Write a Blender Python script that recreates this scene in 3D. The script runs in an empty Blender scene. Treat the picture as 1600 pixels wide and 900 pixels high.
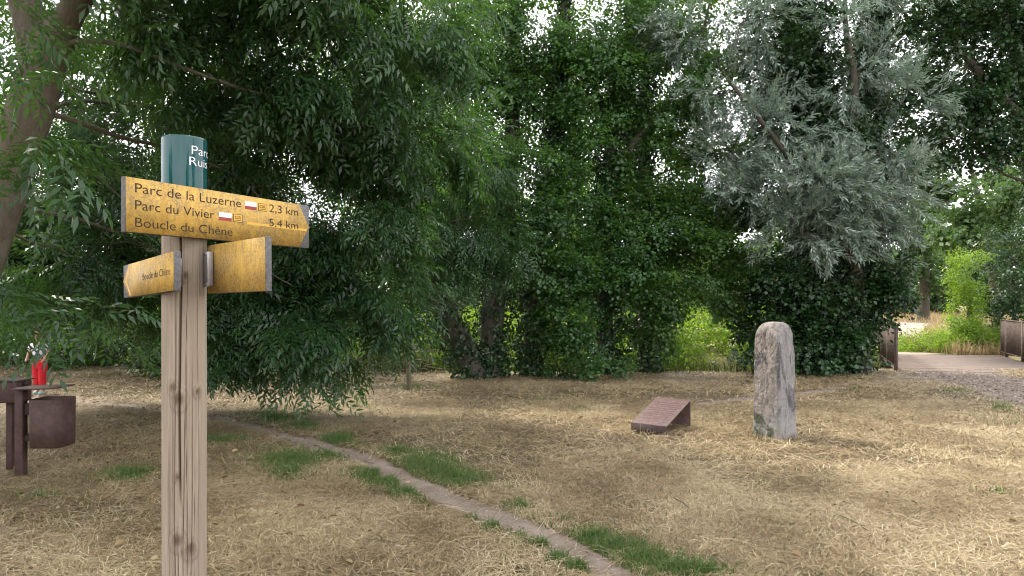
import bpy, math
import numpy as np
from mathutils import Vector, Matrix

# ------------------------------------------------------------------ camera, sky, sun, exposure
S = bpy.context.scene
COL = S.collection
F, HZ, CAMH = 1081.0, 468.0, 1.55           # focal length in pixels of the 1600 px photo, horizon row, eye height
cam_d = bpy.data.cameras.new('camera'); cam = bpy.data.objects.new('camera', cam_d); COL.objects.link(cam)
cam.location = (0, 0, CAMH); cam.rotation_euler = (math.radians(90), 0, 0)
cam_d.sensor_width = 36; cam_d.lens = 36*F/1600; cam_d.shift_y = 18/1600
cam_d.clip_start = 0.05; cam_d.clip_end = 2000
S.camera = cam

SUN_AZ, SUN_EL = -52.0, 50.0               # azimuth clockwise from +Y (view direction), elevation
W = bpy.data.worlds.new('World'); S.world = W; W.use_nodes = True
wn = W.node_tree.nodes; wl = W.node_tree.links
bg = wn['Background']
sky = wn.new('ShaderNodeTexSky'); sky.sky_type = 'NISHITA'; sky.sun_disc = False
sky.sun_elevation = math.radians(SUN_EL); sky.sun_rotation = math.radians(SUN_AZ)
sky.air_density = 1.0; sky.dust_density = 3.0
tc = wn.new('ShaderNodeTexCoord'); nz = wn.new('ShaderNodeTexNoise'); nz.inputs['Scale'].default_value = 3.0
nz.inputs['Detail'].default_value = 6
rp = wn.new('ShaderNodeValToRGB'); rp.color_ramp.elements[0].position = .25; rp.color_ramp.elements[1].position = .6
rp.color_ramp.elements[0].color = (.72, .72, .72, 1); rp.color_ramp.elements[1].color = (1, 1, 1, 1)
mx = wn.new('ShaderNodeMixRGB'); mx.inputs[2].default_value = (12.5, 12.3, 12.9, 1)   # thin bright cloud
wl.new(tc.outputs['Generated'], nz.inputs['Vector']); wl.new(nz.outputs['Fac'], rp.inputs[0])
wl.new(rp.outputs[0], mx.inputs[0]); wl.new(sky.outputs[0], mx.inputs[1]); wl.new(mx.outputs[0], bg.inputs[0])
bg.inputs[1].default_value = 0.11
sun_d = bpy.data.lights.new('sun', 'SUN'); sun = bpy.data.objects.new('sun', sun_d); COL.objects.link(sun)
sun_d.energy = 3.0; sun_d.angle = math.radians(11); sun_d.color = (1, .94, .84)
az, el = math.radians(SUN_AZ), math.radians(SUN_EL)
to_sun = Vector((math.sin(az)*math.cos(el), math.cos(az)*math.cos(el), math.sin(el)))
sun.rotation_euler = to_sun.to_track_quat('Z', 'Y').to_euler()
S.view_settings.view_transform = 'Standard'; S.view_settings.look = 'None'
S.view_settings.exposure = 1.12; S.view_settings.gamma = 1; S.view_settings.use_curve_mapping = False
S.render.engine = 'CYCLES'
cy = S.cycles
cy.max_bounces = 6; cy.diffuse_bounces = 4; cy.glossy_bounces = 2; cy.transmission_bounces = 4; cy.transparent_max_bounces = 4
cy.caustics_reflective = False; cy.caustics_refractive = False
cy.use_adaptive_sampling = True; cy.adaptive_threshold = 0.02
cy.use_denoising = True; cy.denoiser = 'OPENIMAGEDENOISE'; cy.denoising_input_passes = 'RGB_ALBEDO_NORMAL'; cy.denoising_prefilter = 'ACCURATE'
cy.sample_clamp_indirect = 6
cy.filter_width = 1.1

rng = np.random.default_rng(7)
def P(px, py, d):
    """a point seen at photo pixel (px, py) whose distance along the view is d metres"""
    return np.array([(px-800)/F*d, d, CAMH+(HZ-py)/F*d])
def G(px, py, z=0.0):
    d = F*(CAMH-z)/(py-HZ); return np.array([(px-800)/F*d, d])
def nrm(v): return v/np.maximum(np.linalg.norm(v, axis=-1, keepdims=True), 1e-9)

# ------------------------------------------------------------------ noise and mesh helpers
_lat = np.random.default_rng(3).random((256, 256))
def vnoise(x, y, s=1.0, o=0):
    x = np.asarray(x)*s+17.3*o+1000; y = np.asarray(y)*s+9.1*o+1000
    xi = np.floor(x).astype(int); yi = np.floor(y).astype(int); fx = x-xi; fy = y-yi
    fx = fx*fx*(3-2*fx); fy = fy*fy*(3-2*fy)
    a = _lat[xi % 256, yi % 256]; b = _lat[(xi+1) % 256, yi % 256]; c = _lat[xi % 256, (yi+1) % 256]; d = _lat[(xi+1) % 256, (yi+1) % 256]
    return (a*(1-fx)+b*fx)*(1-fy)+(c*(1-fx)+d*fx)*fy
def fbm(x, y, s=1.0, o=0):
    return (vnoise(x, y, s, o)+.5*vnoise(x, y, 2.1*s, o+1)+.25*vnoise(x, y, 4.3*s, o+2))/1.75

def mesh_np(name, V, Fq, mat, parent=None, loc=(0, 0, 0), var=None, smooth=False, tris=None):
    """one mesh object from numpy arrays; V in world space, quads Fq, optional triangles"""
    loc = np.asarray(loc, float)
    me = bpy.data.meshes.new(name)
    V = np.asarray(V, np.float32)-loc.astype(np.float32)
    nq = 0 if Fq is None else len(Fq); nt = 0 if tris is None else len(tris)
    me.vertices.add(len(V)); me.vertices.foreach_set('co', V.ravel())
    li = np.concatenate([np.asarray(Fq, np.int32).ravel() if nq else np.zeros(0, np.int32), np.asarray(tris, np.int32).ravel() if nt else np.zeros(0, np.int32)])
    me.loops.add(len(li)); me.loops.foreach_set('vertex_index', li)
    me.polygons.add(nq+nt)
    st = np.concatenate([np.arange(nq)*4, nq*4+np.arange(nt)*3]).astype(np.int32)
    me.polygons.foreach_set('loop_start', st)
    if smooth: me.polygons.foreach_set('use_smooth', np.ones(nq+nt, bool))
    if var is not None:
        at = me.attributes.new('var', 'FLOAT', 'FACE'); at.data.foreach_set('value', np.asarray(var, np.float32))
    me.update(calc_edges=True); me.validate()
    if mat: me.materials.append(mat)
    o = bpy.data.objects.new(name, me); COL.objects.link(o)
    if parent is not None: o.parent = parent
    else: o.location = loc
    return o
class MB:
    """collects boxes, tubes and prisms (world space) for one mesh"""
    def __init__(s): s.v = []; s.q = []; s.t = []; s.n = 0
    def add(s, V, q=None, t=None):
        V = np.asarray(V, float)
        if q is not None and len(q): s.q.append(np.asarray(q)+s.n)
        if t is not None and len(t): s.t.append(np.asarray(t)+s.n)
        s.v.append(V); s.n += len(V)
    def box(s, M, sx, sy, sz):
        c = np.array([[x, y, z] for z in (-.5, .5) for y in (-.5, .5) for x in (-.5, .5)])*[sx, sy, sz]
        M = np.array(M); c = c@M[:3, :3].T+M[:3, 3]
        s.add(c, [[0, 2, 3, 1], [4, 5, 7, 6], [0, 1, 5, 4], [2, 6, 7, 3], [0, 4, 6, 2], [1, 3, 7, 5]])
    def tube(s, pts, rad, n=10, cap=True):
        V, q = tube(pts, rad, n); s.add(V, q)
        if cap:
            m = len(pts); b = s.n-len(V)
            for k, fl in ((0, True), (m-1, False)):
                c = s.n; s.v.append(np.array([pts[k]], float)); s.n += 1
                i = np.arange(n); a = b+k*n+i; d = b+k*n+(i+1) % n
                s.t.append(np.stack([np.full(n, c), d, a], 1) if fl else np.stack([np.full(n, c), a, d], 1))
    def prism(s, poly, M, depth):
        """polygon (local xy, convex or star-shaped about its mean) extruded along local z from 0 to depth"""
        M = np.array(M); n = len(poly); p = np.array(poly, float)
        a = np.c_[p, np.zeros(n)]; b = np.c_[p, np.full(n, depth)]; m = p.mean(0)
        V = np.r_[a, b, [[m[0], m[1], 0]], [[m[0], m[1], depth]]]@M[:3, :3].T+M[:3, 3]
        i = np.arange(n); j = (i+1) % n
        s.add(V, np.stack([i, j, j+n, i+n], 1), np.r_[np.stack([np.full(n, 2*n), j, i], 1), np.stack([np.full(n, 2*n+1), i+n, j+n], 1)])
    def build(s, name, mat, parent=None, loc=(0, 0, 0), smooth=False, bevel=0):
        V = np.concatenate(s.v)
        o = mesh_np(name, V, np.concatenate(s.q) if s.q else None, mat, parent, loc, None, smooth, np.concatenate(s.t) if s.t else None)
        if bevel:
            b = o.modifiers.new('bevel', 'BEVEL'); b.width = bevel; b.segments = 2; b.limit_method = 'ANGLE'; b.angle_limit = .6
        return o
def frames(pts):
    pts = np.asarray(pts, float); t = nrm(np.gradient(pts, axis=0))
    ref = np.array([0.31, .95, .02]) if abs(t[:, 2]).mean() > .6 else np.array([0.05, .02, 1.])
    u = nrm(np.cross(np.broadcast_to(ref, t.shape), t)); w = np.cross(t, u)
    return t, u, w
def tube(pts, rad, n=10):
    pts = np.asarray(pts, float); t, u, w = frames(pts)
    a = np.linspace(0, 2*np.pi, n, endpoint=False)
    rad = np.asarray(rad, float)
    if rad.ndim == 1: rad = rad[:, None]
    V = pts[:, None]+rad[..., None]*(np.cos(a)[None, :, None]*u[:, None]+np.sin(a)[None, :, None]*w[:, None])
    m = len(pts); i = np.arange(m-1)[:, None]*n; k = np.arange(n)[None]
    q = np.stack([i+k, i+(k+1) % n, i+n+(k+1) % n, i+n+k], -1).reshape(-1, 4)
    return V.reshape(-1, 3), q
def resample(pts, m):
    """smooth polyline through pts (each row x,y,z[,r]) with m samples"""
    pts = np.asarray(pts, float); n = len(pts)
    s = np.linspace(0, n-1, m); i = np.minimum(s.astype(int), n-2); f = (s-i)[:, None]
    g = lambda k: pts[np.clip(k, 0, n-1)]
    p0, p1, p2, p3 = g(i-1), g(i), g(i+1), g(i+2)
    return .5*((2*p1)+(p2-p0)*f+(2*p0-5*p1+4*p2-p3)*f**2+(3*p1-p0-3*p2+p3)*f**3)
def tag(o, label=None, cat=None, group=None, kind=None):
    if label: o['label'] = label
    if cat: o['category'] = cat
    if group: o['group'] = group
    if kind: o['kind'] = kind
    return o
def empty(name, loc, label, cat, group=None):
    o = bpy.data.objects.new(name, None); COL.objects.link(o); o.location = loc; o.empty_display_size = .2
    return tag(o, label, cat, group)

# ------------------------------------------------------------------ materials
def new_mat(name):
    m = bpy.data.materials.new(name); m.use_nodes = True
    nt = m.node_tree; return m, nt.nodes, nt.links, nt.nodes['Principled BSDF']
def ramp(N, cols, pos=None):
    r = N.new('ShaderNodeValToRGB'); e = r.color_ramp.elements
    pos = pos or np.linspace(0, 1, len(cols))
    while len(e) < len(cols): e.new(.5)
    for k, c in enumerate(cols): e[k].position = float(pos[k]); e[k].color = (*c, 1)
    return r
def noise(N, L, vec, scale, detail=5, rough=.6, dist=0):
    n = N.new('ShaderNodeTexNoise'); n.inputs['Scale'].default_value = scale; n.inputs['Detail'].default_value = detail
    n.inputs['Roughness'].default_value = rough; n.inputs['Distortion'].default_value = dist
    if vec: L.new(vec, n.inputs['Vector'])
    return n
def mix(N, L, fac, a, b, mode='MIX'):
    m = N.new('ShaderNodeMixRGB'); m.blend_type = mode
    for k, v in ((0, fac), (1, a), (2, b)):
        if hasattr(v, 'is_output'): L.new(v, m.inputs[k])
        elif isinstance(v, (int, float)): m.inputs[k].default_value = v
        else: m.inputs[k].default_value = (*v, 1)
    return m.outputs[0]
def bump(N, L, h, b, strength=.4, dist=.01):
    n = N.new('ShaderNodeBump'); n.inputs['Strength'].default_value = strength; n.inputs['Distance'].default_value = dist
    L.new(h, n.inputs['Height']); L.new(n.outputs[0], b.inputs['Normal']); return n
def objco(N): return N.new('ShaderNodeTexCoord').outputs['Object']
def mapping(N, L, vec, scale=(1, 1, 1), rot=(0, 0, 0)):
    m = N.new('ShaderNodeMapping'); m.inputs['Scale'].default_value = scale; m.inputs['Rotation'].default_value = rot
    L.new(vec, m.inputs['Vector']); return m.outputs[0]

def leaf_mat(name, cols, trans, tf=.4, rough=.42, spec=.4):
    """leaf: per-leaf colour variation, glossy top, light passing through"""
    m, N, L, b = new_mat(name)
    a = N.new('ShaderNodeAttribute'); a.attribute_name = 'var'
    r = ramp(N, cols); L.new(a.outputs['Fac'], r.inputs[0]); L.new(r.outputs[0], b.inputs['Base Color'])
    b.inputs['Roughness'].default_value = rough; b.inputs['Specular IOR Level'].default_value = spec
    t = N.new('ShaderNodeBsdfTranslucent'); t.inputs[0].default_value = (*trans, 1)
    mxs = N.new('ShaderNodeMixShader'); mxs.inputs[0].default_value = tf
    L.new(b.outputs[0], mxs.inputs[1]); L.new(t.outputs[0], mxs.inputs[2]); L.new(mxs.outputs[0], N['Material Output'].inputs[0])
    return m
M = {}
M['ash_leaf'] = leaf_mat('ash_leaf', [(.018, .052, .022), (.036, .092, .034), (.068, .145, .05)], (.11, .24, .035), .34, .34, .55)
M['alder_leaf'] = leaf_mat('alder_leaf', [(.022, .062, .022), (.046, .115, .034), (.085, .18, .045)], (.15, .31, .035), .38, .34, .55)
M['ivy_leaf'] = leaf_mat('ivy_leaf', [(.012, .035, .012), (.022, .06, .018), (.05, .11, .03)], (.05, .12, .02), .22, .33, .5)
M['willow_leaf'] = leaf_mat('willow_leaf', [(.12, .18, .13), (.26, .345, .275), (.50, .57, .52)], (.20, .28, .17), .3, .45, .45)
M['hedge_leaf'] = leaf_mat('hedge_leaf', [(.02, .055, .016), (.035, .09, .022), (.07, .14, .03)], (.14, .27, .03), .42, .4, .45)
M['lime_leaf'] = leaf_mat('lime_leaf', [(.08, .16, .015), (.14, .25, .025), (.21, .33, .04)], (.30, .46, .04), .5, .45, .4)
M['far_leaf'] = leaf_mat('far_leaf', [(.035, .07, .03), (.06, .11, .04), (.09, .15, .055)], (.12, .22, .05), .4, .5, .3)
M['weed_leaf'] = leaf_mat('weed_leaf', [(.05, .11, .014), (.095, .19, .02), (.18, .27, .04)], (.33, .50, .03), .52, .5, .35)
M['straw'] = leaf_mat('straw', [(.08, .055, .03), (.25, .187, .103), (.44, .345, .195), (.72, .62, .41)], (.3, .22, .1), .15, .55, .3)
M['olive'] = leaf_mat('olive', [(.08, .085, .035), (.16, .155, .065), (.26, .24, .11)], (.13, .17, .05), .25, .55, .3)
M['green_grass'] = leaf_mat('green_grass', [(.04, .085, .02), (.085, .145, .035), (.22, .25, .09)], (.10, .20, .04), .3, .5, .35)
M['gold_grass'] = leaf_mat('gold_grass', [(.22, .16, .08), (.38, .29, .15), (.5, .41, .24)], (.4, .3, .15), .3, .6, .3)
M['fallen_leaf'] = leaf_mat('fallen_leaf', [(.12, .075, .035), (.26, .19, .09), (.42, .36, .22)], (.3, .2, .1), .2, .6, .3)

def mat_bark(name, c0, c1, sc=9):
    m, N, L, b = new_mat(name); co = objco(N)
    v = mapping(N, L, co, (1, 1, .28)); n = noise(N, L, v, sc, 8, .7, .6); n2 = noise(N, L, co, 2.2, 3)
    r = ramp(N, [c0, c1], [.35, .7]); L.new(n.outputs[0], r.inputs[0])
    col = mix(N, L, n2.outputs[0], r.outputs[0], tuple(np.array(c1)*[.75, .85, .7]))
    L.new(col, b.inputs['Base Color']); b.inputs['Roughness'].default_value = .9
    bump(N, L, n.outputs[0], b, .9, .03); return m
M['ash_bark'] = mat_bark('ash_bark', (.06, .047, .036), (.20, .165, .13), 14)
M['dark_bark'] = mat_bark('dark_bark', (.035, .028, .022), (.11, .09, .07))
M['twig'] = mat_bark('twig', (.09, .07, .05), (.2, .16, .11), 20)

def mat_ground():
    m, N, L, b = new_mat('lawn_soil'); co = objco(N)
    big = noise(N, L, co, .55, 4, .6); mid = noise(N, L, co, 4, 6, .7, .5); fine = noise(N, L, co, 60, 6, .8, 1.5)
    r = ramp(N, [(.055, .04, .027), (.13, .097, .06), (.28, .22, .14)], [.3, .52, .78]); L.new(fine.outputs[0], r.inputs[0])
    r2 = ramp(N, [(0, 0, 0), (1, 1, 1)], [.5, .68]); L.new(mid.outputs[0], r2.inputs[0])
    col = mix(N, L, r2.outputs[0], r.outputs[0], (.15, .115, .065))
    r3 = ramp(N, [(0, 0, 0), (.7, .7, .7)], [.55, .7]); L.new(big.outputs[0], r3.inputs[0])
    col = mix(N, L, r3.outputs[0], col, (.11, .115, .045))
    L.new(col, b.inputs['Base Color']); b.inputs['Roughness'].default_value = .95; b.inputs['Specular IOR Level'].default_value = .2
    bump(N, L, fine.outputs[0], b, .8, .02); return m
M['lawn'] = mat_ground()
def mat_dirt(name, c0, c1, c2):
    m, N, L, b = new_mat(name); co = objco(N)
    n = noise(N, L, co, 3, 8, .7); f = noise(N, L, co, 55, 5, .75)
    r = ramp(N, [c0, c1], [.35, .65]); L.new(n.outputs[0], r.inputs[0])
    r2 = ramp(N, [(0, 0, 0), (1, 1, 1)], [.55, .72]); L.new(f.outputs[0], r2.inputs[0])
    L.new(mix(N, L, r2.outputs[0], r.outputs[0], c2), b.inputs['Base Color']); b.inputs['Roughness'].default_value = .95
    ad = N.new('ShaderNodeMath'); ad.operation = 'ADD'; L.new(n.outputs[0], ad.inputs[0]); L.new(f.outputs[0], ad.inputs[1])
    bump(N, L, ad.outputs[0], b, .7, .015); return m
M['dirt'] = mat_dirt('dirt', (.15, .112, .085), (.27, .215, .17), (.37, .31, .25))
M['gravel'] = mat_dirt('gravel', (.13, .098, .075), (.24, .19, .15), (.36, .30, .25))
M['sand'] = mat_dirt('sand', (.26, .21, .155), (.35, .285, .215), (.42, .36, .28))
M['bank'] = mat_dirt('bank', (.05, .045, .03), (.10, .085, .05), (.08, .10, .03))

def mat_wood():
    m, N, L, b = new_mat('weathered_wood'); co = objco(N)
    w = N.new('ShaderNodeAttribute'); w.attribute_name = 'grain'
    n = noise(N, L, mapping(N, L, co, (60, 60, 1.6)), 1.6, 8, .75, .8); n2 = noise(N, L, mapping(N, L, co, (5, 5, 1.2)), 1.5, 5)
    r = ramp(N, [(.15, .12, .09), (.345, .288, .222), (.49, .43, .345)], [.28, .5, .75]); L.new(n.outputs[0], r.inputs[0])
    col = mix(N, L, n2.outputs[0], r.outputs[0], (.29, .23, .165))
    r2 = ramp(N, [(.16, .12, .1), (.55, .5, .46), (1, 1, 1)], [0, .35, .8]); L.new(w.outputs['Fac'], r2.inputs[0])
    col = mix(N, L, 1.0, col, r2.outputs[0], 'MULTIPLY')
    L.new(col, b.inputs['Base Color']); b.inputs['Roughness'].default_value = .85; b.inputs['Specular IOR Level'].default_value = .25
    bump(N, L, n.outputs[0], b, .5, .004); return m
M['wood'] = mat_wood()
def mat_yellow():
    m, N, L, b = new_mat('weathered_yellow_paint'); co = objco(N)
    sp = noise(N, L, co, 160, 4, .8, .3); bl = noise(N, L, co, 13, 6, .7, .4); st = noise(N, L, mapping(N, L, co, (40, 40, 6)), 1.2, 4)
    base = ramp(N, [(.57, .33, .045), (.69, .43, .085)], [.35, .65]); L.new(st.outputs[0], base.inputs[0])
    r1 = ramp(N, [(.25, .25, .25), (1, 1, 1)], [.38, .56]); L.new(bl.outputs[0], r1.inputs[0])
    r2 = ramp(N, [(.1, .1, .1), (.95, .95, .95)], [.40, .60]); L.new(sp.outputs[0], r2.inputs[0])
    f = mix(N, L, 1.0, r2.outputs[0], r1.outputs[0], 'MULTIPLY')
    col = mix(N, L, f, base.outputs[0], (.20, .14, .06))
    r3 = ramp(N, [(0, 0, 0), (.35, .35, .35)], [.55, .7]); L.new(bl.outputs[0], r3.inputs[0])
    col = mix(N, L, r3.outputs[0], col, (.42, .32, .15))
    L.new(col, b.inputs['Base Color']); b.inputs['Roughness'].default_value = .6
    bump(N, L, sp.outputs[0], b, .25, .001); return m
M['yellow'] = mat_yellow()
def mat_plain(name, c, rough=.6, metal=0, var=.25, sc=25, c2=None, bumpy=.15):
    m, N, L, b = new_mat(name); co = objco(N); n = noise(N, L, co, sc, 6, .7)
    r = ramp(N, [tuple(np.array(c)*(1-var)), tuple(c2 if c2 is not None else np.minimum(np.array(c)*(1+var), 1))], [.35, .68])
    L.new(n.outputs[0], r.inputs[0]); L.new(r.outputs[0], b.inputs['Base Color'])
    b.inputs['Roughness'].default_value = rough; b.inputs['Metallic'].default_value = metal
    if bumpy: bump(N, L, n.outputs[0], b, bumpy, .003)
    return m
M['board_edge'] = mat_plain('grey_board_edge', (.13, .13, .13), .8, 0, .35, 120)
M['green_sleeve'] = mat_plain('green_enamel', (.004, .066, .064), .10, 0, .12, 8, bumpy=0)
M['white_paint'] = mat_plain('white_paint', (.8, .8, .8), .5, 0, .04, 30, bumpy=0)
M['red_paint'] = mat_plain('red_paint', (.32, .03, .025), .5, 0, .15, 60, bumpy=0)
M['engraving'] = mat_plain('brown_engraving', (.028, .017, .006), .8, 0, .2, 60, bumpy=0)
M['bright_yellow'] = mat_plain('bright_yellow_paint', (.66, .39, .06), .6, 0, .08, 50, bumpy=0)
M['zinc'] = mat_plain('zinc_steel', (.42, .40, .40), .45, .7, .15, 40)
M['corten'] = mat_plain('rusty_brown_steel', (.055, .028, .023), .7, .1, .3, 18, (.08, .041, .033))
M['corten_dark'] = mat_plain('dark_brown_steel', (.045, .027, .023), .8, .1, .3, 18)
M['plaque'] = mat_plain('plaque_steel', (.10, .062, .055), .62, .1, .3, 22, (.155, .096, .085))
M['plaque_mark'] = mat_plain('plaque_mark', (.075, .036, .032), .7, 0, .2, 30)
M['rail'] = mat_plain('rail_steel', (.12, .085, .07), .7, .2, .3, 12, (.19, .14, .115))
M['skin'] = mat_plain('skin', (.35, .20, .13), .55, 0, .05, 10, bumpy=0)
M['hair'] = mat_plain('hair', (.05, .03, .018), .6, 0, .3, 60)
M['red_cloth'] = mat_plain('red_cloth', (.55, .012, .022), .85, 0, .15, 40)
M['shoe'] = mat_plain('turquoise_shoe', (.25, .5, .5), .6, 0, .1, 20)
def mat_shirt():
    m, N, L, b = new_mat('patterned_shirt'); co = objco(N)
    w = N.new('ShaderNodeTexWave'); w.wave_type = 'BANDS'; w.bands_direction = 'DIAGONAL'; w.inputs['Scale'].default_value = 6; w.inputs['Distortion'].default_value = 5
    L.new(co, w.inputs['Vector']); r = ramp(N, [(.03, .035, .05), (.2, .22, .26), (.6, .62, .68)], [.1, .3, .45]); L.new(w.outputs[0], r.inputs[0])
    L.new(r.outputs[0], b.inputs['Base Color']); b.inputs['Roughness'].default_value = .85; return m
M['shirt'] = mat_shirt()
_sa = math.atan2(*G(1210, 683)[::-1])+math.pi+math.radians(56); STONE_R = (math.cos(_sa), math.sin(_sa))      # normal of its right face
def mat_stone():
    m, N, L, b = new_mat('lichened_limestone'); co = objco(N)
    n = noise(N, L, co, 6, 8, .72, .5); f = noise(N, L, co, 40, 6, .85); d = noise(N, L, mapping(N, L, co, (1.3, 1.3, .6)), 3.6, 8, .68, 1.2); v = noise(N, L, mapping(N, L, co, (9, 9, .8)), 1.6, 6, .7, .6)
    r = ramp(N, [(.13, .115, .10), (.31, .27, .235), (.47, .415, .365)], [.34, .48, .68]); L.new(n.outputs[0], r.inputs[0])
    rf = ramp(N, [(.45, .45, .45), (1, 1, 1)], [.34, .6]); L.new(f.outputs[0], rf.inputs[0])
    col = mix(N, L, .8, r.outputs[0], rf.outputs[0], 'MULTIPLY')
    rv = ramp(N, [(.5, .5, .5), (1, 1, 1)], [.36, .58]); L.new(v.outputs[0], rv.inputs[0])
    col = mix(N, L, .45, col, rv.outputs[0], 'MULTIPLY')                            # rain streaks
    r2 = ramp(N, [(0, 0, 0), (.9, .9, .9)], [.545, .585]); L.new(d.outputs[0], r2.inputs[0])
    col = mix(N, L, r2.outputs[0], col, (.075, .073, .08))                         # dark grey lichen patches
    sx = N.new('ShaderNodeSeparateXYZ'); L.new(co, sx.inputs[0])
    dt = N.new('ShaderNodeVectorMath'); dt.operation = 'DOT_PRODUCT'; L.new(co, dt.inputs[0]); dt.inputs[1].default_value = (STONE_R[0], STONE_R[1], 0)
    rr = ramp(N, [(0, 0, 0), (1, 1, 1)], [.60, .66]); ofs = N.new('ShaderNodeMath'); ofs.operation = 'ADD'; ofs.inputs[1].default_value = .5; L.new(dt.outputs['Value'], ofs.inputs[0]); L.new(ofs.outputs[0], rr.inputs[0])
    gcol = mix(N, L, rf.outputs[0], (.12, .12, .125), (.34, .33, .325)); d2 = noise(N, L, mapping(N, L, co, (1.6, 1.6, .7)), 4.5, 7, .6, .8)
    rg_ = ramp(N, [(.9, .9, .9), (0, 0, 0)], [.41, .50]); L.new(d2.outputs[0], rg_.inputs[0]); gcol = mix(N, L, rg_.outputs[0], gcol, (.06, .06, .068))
    col = mix(N, L, mix(N, L, 1.0, rr.outputs[0], (.85, .85, .85), 'MULTIPLY'), col, gcol)     # right face greyed: shading difference put into the colour, along with lichen crust
    ad = N.new('ShaderNodeMath'); ad.operation = 'MULTIPLY_ADD'; L.new(n.outputs[0], ad.inputs[0]); ad.inputs[1].default_value = -.45; L.new(sx.outputs[2], ad.inputs[2])
    r3 = ramp(N, [(.7, .7, .7), (0, 0, 0)], [-.0, .06]); L.new(ad.outputs[0], r3.inputs[0])
    col = mix(N, L, r3.outputs[0], col, (.33, .32, .30))                           # pale crust over the foot
    sm = N.new('ShaderNodeMath'); sm.operation = 'MULTIPLY_ADD'; L.new(sx.outputs[0], sm.inputs[0]); sm.inputs[1].default_value = 1.2; L.new(ad.outputs[0], sm.inputs[2])
    r5 = ramp(N, [(1, 1, 1), (0, 0, 0)], [.0, .04])
    s2 = N.new('ShaderNodeMath'); s2.operation = 'ADD'; s2.inputs[1].default_value = .22; L.new(sm.outputs[0], s2.inputs[0]); L.new(s2.outputs[0], r5.inputs[0])
    r4 = ramp(N, [(0, 0, 0), (.9, .9, .9)], [.42, .52]); L.new(n.outputs[0], r4.inputs[0])
    mo = mix(N, L, 1.0, r5.outputs[0], r4.outputs[0], 'MULTIPLY')
    col = mix(N, L, mo, col, (.035, .05, .022))                                    # moss low on the shaded side
    L.new(col, b.inputs['Base Color']); b.inputs['Roughness'].default_value = .9
    ad2 = N.new('ShaderNodeMath'); ad2.operation = 'ADD'; L.new(n.outputs[0], ad2.inputs[0]); L.new(f.outputs[0], ad2.inputs[1])
    bump(N, L, ad2.outputs[0], b, 1.0, .02); return m
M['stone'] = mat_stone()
def mat_planks():
    m, N, L, b = new_mat('worn_deck_planks'); co = objco(N)
    n = noise(N, L, mapping(N, L, co, (1.5, 14, 1), (0, 0, 0)), 2.5, 6, .7); f = noise(N, L, co, 30, 5, .8)
    r = ramp(N, [(.14, .105, .082), (.26, .205, .168)], [.3, .7]); L.new(n.outputs[0], r.inputs[0])
    L.new(mix(N, L, .35, r.outputs[0], f.outputs[0], 'OVERLAY'), b.inputs['Base Color']); b.inputs['Roughness'].default_value = .9
    bump(N, L, f.outputs[0], b, .5, .01); return m
M['planks'] = mat_planks()
M['concrete'] = mat_plain('pale_concrete', (.38, .35, .31), .9, 0, .2, 12)
def mat_water():
    m, N, L, b = new_mat('stream_water'); co = objco(N); n = noise(N, L, co, 4, 3)
    b.inputs['Base Color'].default_value = (.02, .022, .012, 1); b.inputs['Roughness'].default_value = .08
    bump(N, L, n.outputs[0], b, .1, .02); return m
M['water'] = mat_water()
def mat_field():
    m, N, L, b = new_mat('field_soil'); co = objco(N); n = noise(N, L, co, .35, 6, .7); f = noise(N, L, co, 8, 6, .8)
    r = ramp(N, [(.13, .15, .05), (.30, .25, .12), (.36, .29, .16)], [.38, .5, .65]); L.new(n.outputs[0], r.inputs[0])
    L.new(mix(N, L, .5, r.outputs[0], f.outputs[0], 'OVERLAY'), b.inputs['Base Color']); b.inputs['Roughness'].default_value = .95
    bump(N, L, f.outputs[0], b, .8, .08); return m
M['field'] = mat_field()

# ------------------------------------------------------------------ terrain
BANK = np.array([(-60, 19.0), (-14, 16.2), (-6, 14.9), (0, 14.3), (4, 14.4), (8, 14.9), (14, 14.6), (60, 12)])   # near edge of the stream ditch
def bank_y(x): return np.interp(x, BANK[:, 0], BANK[:, 1])
def height(x, y):
    x = np.asarray(x, float); y = np.asarray(y, float)
    s = y-bank_y(x)
    und = 0.03*(vnoise(x, y, .35, 5)-.5)+.012*(vnoise(x, y, 1.1, 6)-.5)
    und = und*np.clip((s+.2)/-1.5, 0, 1)
    ss = lambda a: np.clip(a, 0, 1)**2*(3-2*np.clip(a, 0, 1))
    ditch = -1.15*ss((s-.25)/.9)*(1-ss((s-2.5)/1.4))
    far = ss((s-3)/30)*.35
    return und+ditch+far
def grid(xs, ys, name, mat, clip=None):
    X, Y = np.meshgrid(xs, ys); V = np.stack([X, Y, height(X, Y)], -1).reshape(-1, 3)
    n = len(xs); i = np.arange(len(ys)-1)[:, None]*n; k = np.arange(n-1)[None]
    q = np.stack([i+k, i+k+1, i+n+k+1, i+n+k], -1).reshape(-1, 4)
    return V, q
xs = np.r_[np.linspace(-500, -30, 20), np.linspace(-29, -14, 16), np.arange(-13.6, 14.4, .22), np.linspace(15, 30, 16), np.linspace(40, 500, 20)]
ys = np.r_[np.linspace(-200, -6, 14), np.arange(-5, 21, .22), np.linspace(21.5, 40, 22), np.linspace(45, 120, 16), np.linspace(150, 900, 10)]
V, q = grid(xs, ys, 'ground', None)
ctr = V[q].mean(1); isfield = ctr[:, 1] > bank_y(ctr[:, 0])+3.2; isbank = (ctr[:, 1] > bank_y(ctr[:, 0])+.15) & ~isfield
g = mesh_np('ground', V, q, M['lawn'], smooth=True); g.data.materials.append(M['field']); g.data.materials.append(M['bank'])
g.data.polygons.foreach_set('material_index', np.where(isfield, 1, np.where(isbank, 2, 0)).astype(np.int32))
tag(g, 'mown lawn of dry straw sloping into a ditch and the field beyond', 'ground', kind='structure')
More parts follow.
